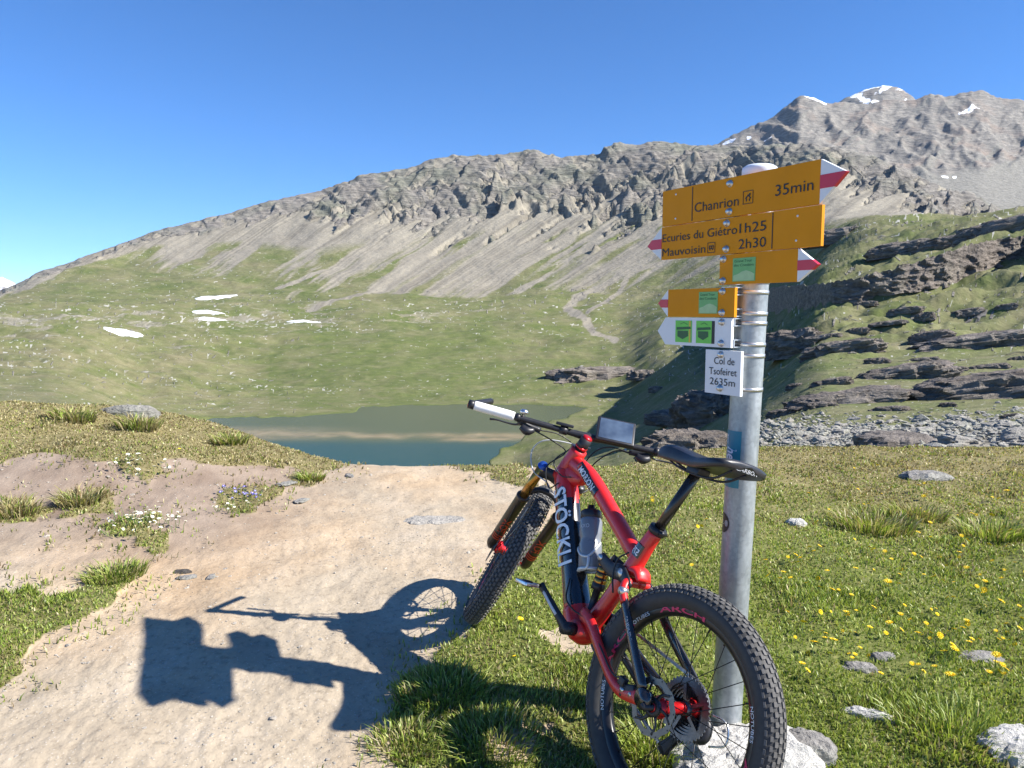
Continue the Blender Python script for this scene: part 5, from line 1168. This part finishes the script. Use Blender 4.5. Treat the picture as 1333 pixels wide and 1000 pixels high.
br_ = np.array(BIKE.to_3x3()); b2w = lambda p: np.array(BIKE @ Vector(p))
pc = b2w(bar_pt(-.105, 0, .0)); ex = b2w(bar_pt(-.15)) - b2w(bar_pt(-.05)); ex /= np.linalg.norm(ex); ey = np.array([.30, .62, .50]); ey -= (ey @ ex) * ex; ey /= np.linalg.norm(ey); ez = np.cross(ex, ey)
ph = empty('phone', Matrix.Translation(pc) , label='phone in a black waterproof case mounted on the handlebar', category='phone')
Rm = np.stack([ex, ey, ez], 1)
mb = MB(); mb.box(Rm @ np.array([0, .034, .026]), (.074, .058, .006), Rm, 0, .005); mb.box(Rm @ np.array([0, .01, .010]), (.016, .014, .014), Rm, 0, .003); mb.build('case', M_blkm, ph)
t = NT('phone_glass'); n1 = t.noise(9, 3, .5)
M_glass = t.pbr(Base_Color=t.ramp(n1, [(.35, (.03, .045, .08)), (.65, (.10, .14, .20))]), Roughness=.12, Coat_Weight=.6)
mb = MB(); mb.box(Rm @ np.array([0, .034, .0325]), (.064, .049, .0012), Rm, 0, .0006); mb.build('screen', M_glass, ph)

# ================================================================== GRASS, FLOWERS, PEBBLES
def blades(n, seed, xr, yr_, keep, length, colour, width=.0028, stiff=1.0, segs=2):
    """one mass of real blades: log-even in distance so that the near turf is densest"""
    r = np.random.default_rng(seed); y = yr_[0] * (yr_[1] / yr_[0]) ** r.uniform(0, 1, n); x = r.uniform(xr[0], xr[1], n) * y
    k = keep(x, y, r); x, y = x[k], y[k]; n = len(x); z = ground_at(x, y, 1.0) - .006
    Lg = length(x, y, r); C = colour(x, y, r, n)
    a = r.uniform(0, 2 * np.pi, n); ln = np.abs(r.normal(.45, .28, n)) / stiff; dirx, diry = np.cos(a) * ln + .12, np.sin(a) * ln
    w = width * (.7 + .6 * r.uniform(0, 1, n)) * np.maximum(1, y / 2.8) ** .9; b = a + np.pi / 2 + r.normal(0, .5, n); wx, wy = np.cos(b) * w, np.sin(b) * w
    nrm = np.sqrt(1 + ln * ln)
    P0 = np.stack([x, y, z], -1); mid = P0 + np.stack([dirx * .32, diry * .32, np.full(n, .56)], -1) * (Lg / nrm ** .5)[:, None]
    tip = P0 + np.stack([dirx, diry, np.full(n, .92)], -1) * (Lg / nrm ** .5)[:, None]
    W = np.stack([wx, wy, 0 * wx], -1)
    V = np.stack([P0 - W, P0 + W, mid + W * .8, mid - W * .8, tip], 1).reshape(-1, 3)
    o = (np.arange(n) * 5)[:, None]
    Fc = np.concatenate([o + np.array([[0, 1, 2]]), o + np.array([[0, 2, 3]]), o + np.array([[3, 2, 4]])])
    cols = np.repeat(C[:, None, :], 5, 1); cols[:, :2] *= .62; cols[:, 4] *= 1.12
    return V, Fc, np.concatenate([cols.reshape(-1, 3), np.ones((n * 5, 1))], 1)
t = NT('grass_blade'); _, _, _, _, gc = t.attr('cover')
dif = t.n('BsdfDiffuse', {'Color': gc}); tr = t.n('BsdfTranslucent', {'Color': t.mix(1.0, gc, (1.0, 1.0, .6, 1), 'MULTIPLY')}); gl = t.n('BsdfGlossy', {'Color': (.5, .5, .45, 1), 'Roughness': .42})
m1 = t.n('MixShader', {0: .40, 1: dif.outputs[0], 2: tr.outputs[0]}); m2 = t.n('MixShader', {0: .05, 1: m1.outputs[0], 2: gl.outputs[0]}); t.t.links.new(m2.outputs[0], t.out.inputs[0]); M_grass = t.m
GREEN = np.array([[.235, .315, .045], [.310, .380, .075], [.390, .430, .110], [.180, .255, .050]]); DRY = np.array([[.40, .34, .16], [.50, .43, .24], [.33, .31, .12], [.26, .19, .10]])
def g_keep(x, y, r):
    d = .35 + .9 * ss(-.45, .25, fbm(x * 1.6, y * 1.6, 4, 151)); return (turf_mask(x, y) > .5) & (r.uniform(0, 1, len(x)) < d)
def g_len(x, y, r):
    tall = ss(.1, .5, fbm(x * 2.3, y * 2.3, 3, 152)); left = x < -.9
    return (.012 + .018 * r.uniform(0, 1, len(x)) ** 1.4 + .020 * tall) * np.where(left, .95, 1.0)
def g_col(x, y, r, n):
    dr = np.clip(.10 + .75 * ss(3.3, 6.6, y + 1.3 * fbm(x * .9, y * .9, 3, 41)) + .55 * fbm(x * 1.7, y * 1.7, 4, 153) + .30 * ((x < -.9) & (y > 3.4)) + .22 * (x < .2) * (y < 2.8), .04, .93)
    pick = r.uniform(0, 1, n) < dr; g = GREEN[r.integers(0, 4, n)]; d = DRY[r.integers(0, 4, n)]
    return np.where(pick[:, None], d, g) * r.uniform(.75, 1.25, (n, 1)) * (1 + .25 * fbm(x * 1.1, y * 1.1, 3, 154))[:, None]
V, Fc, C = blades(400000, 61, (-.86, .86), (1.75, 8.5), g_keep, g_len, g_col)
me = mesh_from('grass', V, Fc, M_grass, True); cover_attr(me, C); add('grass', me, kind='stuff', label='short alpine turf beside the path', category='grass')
# sparse straw and sprouts at the edge of the path
def e_keep(x, y, r):
    wx, wy = x + .35 * fbm(x * 2.7, y * 2.7, 4, 161), y + .35 * fbm(x * 2.7, y * 2.7, 4, 162); near = np.zeros(len(x), bool)
    for dx, dy in ((.16, 0), (-.16, 0), (0, .2), (0, -.2)): near |= turf_mask(wx + dx, wy + dy) > .5
    return near & (turf_mask(x, y) < .5) & (r.uniform(0, 1, len(x)) < .35)
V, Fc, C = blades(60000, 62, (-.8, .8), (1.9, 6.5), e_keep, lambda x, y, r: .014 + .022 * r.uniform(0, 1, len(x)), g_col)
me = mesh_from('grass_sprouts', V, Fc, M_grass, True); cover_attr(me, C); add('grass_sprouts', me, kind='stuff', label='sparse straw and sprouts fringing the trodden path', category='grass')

# tussocks
def tussock(px, py, n, spread, ln, seed, label, green=.5, wide=1.0):
    x0, y0 = ground_hit(px, py); r = np.random.default_rng(seed); n = int(n); a = r.uniform(0, 6.28, n); rad = spread * np.sqrt(r.uniform(0, 1, n)); x = x0 + np.cos(a) * rad * wide; y = y0 + np.sin(a) * rad * .8
    z = ground_at(x, y, 1.0) - .004; b = r.uniform(0, 6.28, n); l = ln * r.uniform(.5, 1.2, n); out = .25 + .5 * rad / spread
    dx, dy = np.cos(a) * out + r.normal(0, .25, n), np.sin(a) * out + r.normal(0, .25, n); w = .0024 * max(1, y0 / 2.8); W = np.stack([np.cos(b) * w, np.sin(b) * w, 0 * b], -1)
    P0 = np.stack([x, y, z], -1) - np.array([x0, y0, 0]); mid = P0 + np.stack([dx * .35 * l, dy * .35 * l, .6 * l], -1); tip = P0 + np.stack([dx * l, dy * l, .85 * l], -1)
    V = np.stack([P0 - W, P0 + W, mid + W * .8, mid - W * .8, tip], 1).reshape(-1, 3); o = (np.arange(n) * 5)[:, None]
    Fc = np.concatenate([o + np.array([[0, 1, 2]]), o + np.array([[0, 2, 3]]), o + np.array([[3, 2, 4]])])
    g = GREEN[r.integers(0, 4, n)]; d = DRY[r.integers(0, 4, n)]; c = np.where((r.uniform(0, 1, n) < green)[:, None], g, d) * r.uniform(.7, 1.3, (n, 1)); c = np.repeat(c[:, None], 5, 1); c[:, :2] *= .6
    me = mesh_from('grass_tussock', V, Fc, M_grass, True); cover_attr(me, np.concatenate([c.reshape(-1, 3), np.ones((n * 5, 1))], 1))
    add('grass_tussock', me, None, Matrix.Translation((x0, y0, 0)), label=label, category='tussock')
tussock(1135, 690, 600, .24, .10, 71, 'tall dark tussock in the middle of the right meadow', .55)
tussock(1190, 676, 400, .2, .095, 72, 'tussock just right of the tallest one in the right meadow', .45)
tussock(20, 668, 420, .14, .085, 73, 'straw tussock at the left frame edge on the bare mound', .25)
tussock(105, 655, 420, .13, .085, 74, 'straw tussock with dark foot above the bare bank at left', .2)
tussock(180, 560, 350, .16, .11, 75, 'grassy tussock on the crest of the left mound', .35)
tussock(95, 548, 350, .16, .11, 76, 'tussock left of centre on the mound crest', .35)
tussock(300, 580, 350, .14, .09, 77, 'tussock near the right shoulder of the left mound', .4)
tussock(405, 622, 260, .09, .06, 78, 'small green tuft at the edge of the path near the lake', .7)
tussock(150, 752, 420, .14, .06, 79, 'green tuft at the tip of the left grass patch', .8)
tussock(575, 905, 900, .17, .055, 80, 'long green tuft in the shade left of the rear wheel', .8)
tussock(640, 968, 700, .16, .055, 81, 'green tuft at the bottom edge left of the rear wheel', .8)
tussock(530, 968, 400, .12, .05, 82, 'grass tuft reaching onto the path at the bottom edge', .7)
tussock(850, 985, 500, .12, .08, 83, 'bright green tuft seen through the rear wheel spokes', .9)
tussock(1240, 960, 600, .22, .062, 84, 'long-bladed green tuft left of the white corner stone', .95)
tussock(1290, 700, 400, .2, .10, 85, 'soft green tuft at the right frame edge of the meadow', .8)

# flowers
M_yel = simple('petal_yellow', (.88, .66, .012), .55, 0, 0, .12, 80); M_wpet = simple('petal_white', (.78, .78, .72), .6, 0, 0, .05); M_vio = simple('petal_violet', (.16, .13, .48), .55, 0, 0, .2, 60)
M_stem = simple('flower_stem', (.09, .15, .03), .7)
def flower_mesh(name, mat, r_, npet, stem, centre=None):
    mb = MB(); mb.tube([(0, 0, 0), (.004, .002, stem * .5), (0, 0, stem)], .0013, 5, 1, 3)
    for ring, (nn, rr, lift) in enumerate(((npet, r_, .25), (npet - 2, r_ * .68, .55))):
        for k in range(nn):
            a = 2 * math.pi * (k + .5 * ring) / nn; e = np.array([math.cos(a), math.sin(a), 0]); tg = np.array([-math.sin(a), math.cos(a), 0]); c = np.array([0, 0, stem])
            w = rr * 2.2 / nn; mb.put([c, c + e * rr * .6 - tg * w + np.array([0, 0, rr * lift * .8]), c + e * rr + np.array([0, 0, rr * lift * .7]), c + e * rr * .6 + tg * w + np.array([0, 0, rr * lift * .8])], [[0, 1, 2, 3]], 0, False)
    mb.lathe([(0, .3 * r_), (.2 * r_, .26 * r_), (.3 * r_, .05 * r_)], (0, 0, stem), (0, 0, 1), 8, 2)
    return mb.mesh(name, [mat, M_stem, centre or mat])
YM = [flower_mesh('yellow_flower', M_yel, .016, 12, .06), flower_mesh('yellow_flower', M_yel, .013, 11, .045), flower_mesh('yellow_flower', M_yel, .018, 13, .075)]
rf = np.random.default_rng(91)
MORE = [(float(a), float(b)) for a, b in zip(rf.uniform(1010, 1345, 110), 640 + 250 * rf.uniform(0, 1, 110) ** .9)]
SPOTS = [(1063, 855), (1089, 772), (1076, 750), (1030, 762), (1110, 858), (1075, 846), (1140, 855), (1128, 828), (1158, 828), (1192, 836), (1183, 865), (1170, 806), (1209, 833), (1207, 836), (1235, 832), (1250, 838), (1260, 840), (1228, 862), (1232, 866), (1294, 839), (1299, 870), (1303, 880), (1276, 895), (1264, 884), (1315, 885), (1318, 824), (1315, 827), (1320, 812), (1285, 781), (1290, 790), (1272, 792), (1280, 795), (1240, 791), (1225, 761), (1266, 764), (1247, 709), (1248, 717), (1256, 724), (1247, 725), (1290, 694), (1288, 715), (1283, 679), (1262, 674), (1242, 668), (1207, 655), (1204, 688), (1201, 756), (1170, 773), (1172, 789), (1184, 753), (1149, 772), (1124, 664), (1125, 656), (1053, 654), (1129, 721), (1150, 722), (1207, 630), (1164, 640), (1276, 622), (1310, 652), (1140, 612), (1112, 610), (1124, 796), (1112, 817), (1110, 859), (1084, 850), (1059, 798), (1070, 754), (1016, 757), (1000, 735), (852, 653), (857, 661), (900, 682), (925, 684), (908, 694), (1048, 735), (1016, 760), (1017, 765), (898, 736), (842, 735), (1280, 770), (1325, 700), (1330, 740), (1310, 760), (740, 813), (671, 864), (673, 820), (809, 854), (230, 587), (1305, 560 + 90), (1190, 700), (1160, 735), (1300, 735), (1260, 748), (1330, 850), (1235, 905)]
for k, (px, py) in enumerate(SPOTS + MORE):
    x, y = ground_hit(px + rf.normal(0, 2), py + 6 + rf.normal(0, 2)); s_ = rf.uniform(.6, 1.15) * (1 + .06 * max(0, y - 3)) * (.8 if k >= len(SPOTS) else 1)
    lab = {'label': 'single yellow flower in the grass of the left mound', 'group': 'yellow flowers'} if (px, py) == (230, 587) else {'label': 'small yellow dandelion-like flower in the grass right of the path', 'group': 'yellow meadow flowers'}
    add('yellow_flower', YM[k % 3], None, Matrix.Translation((x, y, float(ground_at(x, y, 1.0)) - .005)) @ Euler((rf.normal(0, .35) + .35, rf.normal(.1, .3), rf.uniform(0, 6.28))).to_matrix().to_4x4() @ Matrix.Scale(s_, 4), category='flower', **lab)
def flower_patch(px, py, n, spread, mat, r_, seed, name, label, cen):
    x0, y0 = ground_hit(px, py); r = np.random.default_rng(seed); root = empty(name, Matrix.Translation((x0, y0, 0)), label=label, category='flowers')
    me = [flower_mesh('flower', mat, r_ * q, 7, .03 * q + .02, cen) for q in (.8, 1.0, 1.2)]
    for k in range(n):
        a, q = r.uniform(0, 6.28), spread * math.sqrt(r.uniform(0, 1)); x, y = x0 + math.cos(a) * q * 1.3, y0 + math.sin(a) * q
        add('flower', me[k % 3], root, Matrix.Translation((x - x0, y - y0, float(ground_at(x, y, 1.0)))) @ Euler((r.normal(.3, .3), r.normal(0, .3), r.uniform(0, 6))).to_matrix().to_4x4())
flower_patch(190, 694, 46, .17, M_wpet, .010, 301, 'white_flower_patch', 'cushion of small white flowers left of the path', M_yel)
flower_patch(170, 684, 20, .09, M_wpet, .010, 302, 'white_flower_patch', 'few white flowers above the larger white cushion', M_yel)
flower_patch(186, 612, 34, .18, M_wpet, .012, 303, 'white_flower_patch', 'white flowers under the turf edge of the left mound', M_yel)
flower_patch(316, 649, 40, .11, M_vio, .010, 304, 'violet_flower_patch', 'cushion of violet flowers left of the path', M_wpet)
flower_patch(308, 664, 16, .10, M_wpet, .009, 305, 'white_flower_patch', 'sprinkle of white flowers just below the violet cushion', M_yel)

# pebbles on the trodden path
def peb(r, n):
    y = 1.9 * (5.8 / 1.9) ** r.uniform(0, 1, n); x = r.uniform(-.75, .1, n) * y; k = turf_mask(x, y) < .5; x, y = x[k], y[k]
    k = r.uniform(0, 1, len(x)) < .25 + .75 * ss(-.2, .4, fbm(x * 1.4, y * 1.4, 3, 171)); x, y = x[k], y[k]; return np.stack([x, y, ground_at(x, y, 0.0)], -1)
M_peb = rock_material('path_pebble', 14.0, (1.0, .90, .76), .34, .62)
V, Fc = stone_cloud(15000, peb, lambda r, n, P: np.clip(r.lognormal(-6.0, .6, n), .0014, .016), 9)
add('pebbles', mesh_from('pebbles', V, Fc, M_peb, False), kind='stuff', label='small grey and tan pebbles strewn over the path', category='pebbles')
for k, (px, py, w, lab) in enumerate([(238, 745, 20, 'thin dark flake of stone lying on the path, left of centre'), (243, 753, 22, 'pale flat flake beside the dark stone flake on the path'), (372, 629, 26, 'pale flat stone by the path just right of the violet flowers'), (392, 652, 22, 'small pale flat stone in the path below the lake crest'), (275, 752, 16, 'small tan flake right of the paired flakes'), (455, 618, 18, 'light stone on the path crest above the lake')]):
    x, y = ground_hit(px, py); a = w * y / F / 2
    add('stone', rock_mesh('stone', a, a * .55, .010, 700 + k, M_stone if k else rock_material('dark_flake', 8, (1, .9, .8), .05, .16), 24, 12, .7, .3, 2), None, Matrix.Translation((x, y, float(ground_at(x, y, 0.0)) + .003)) @ Matrix.Rotation(.4 * k, 4, 'Z'), label=lab, category='stone')
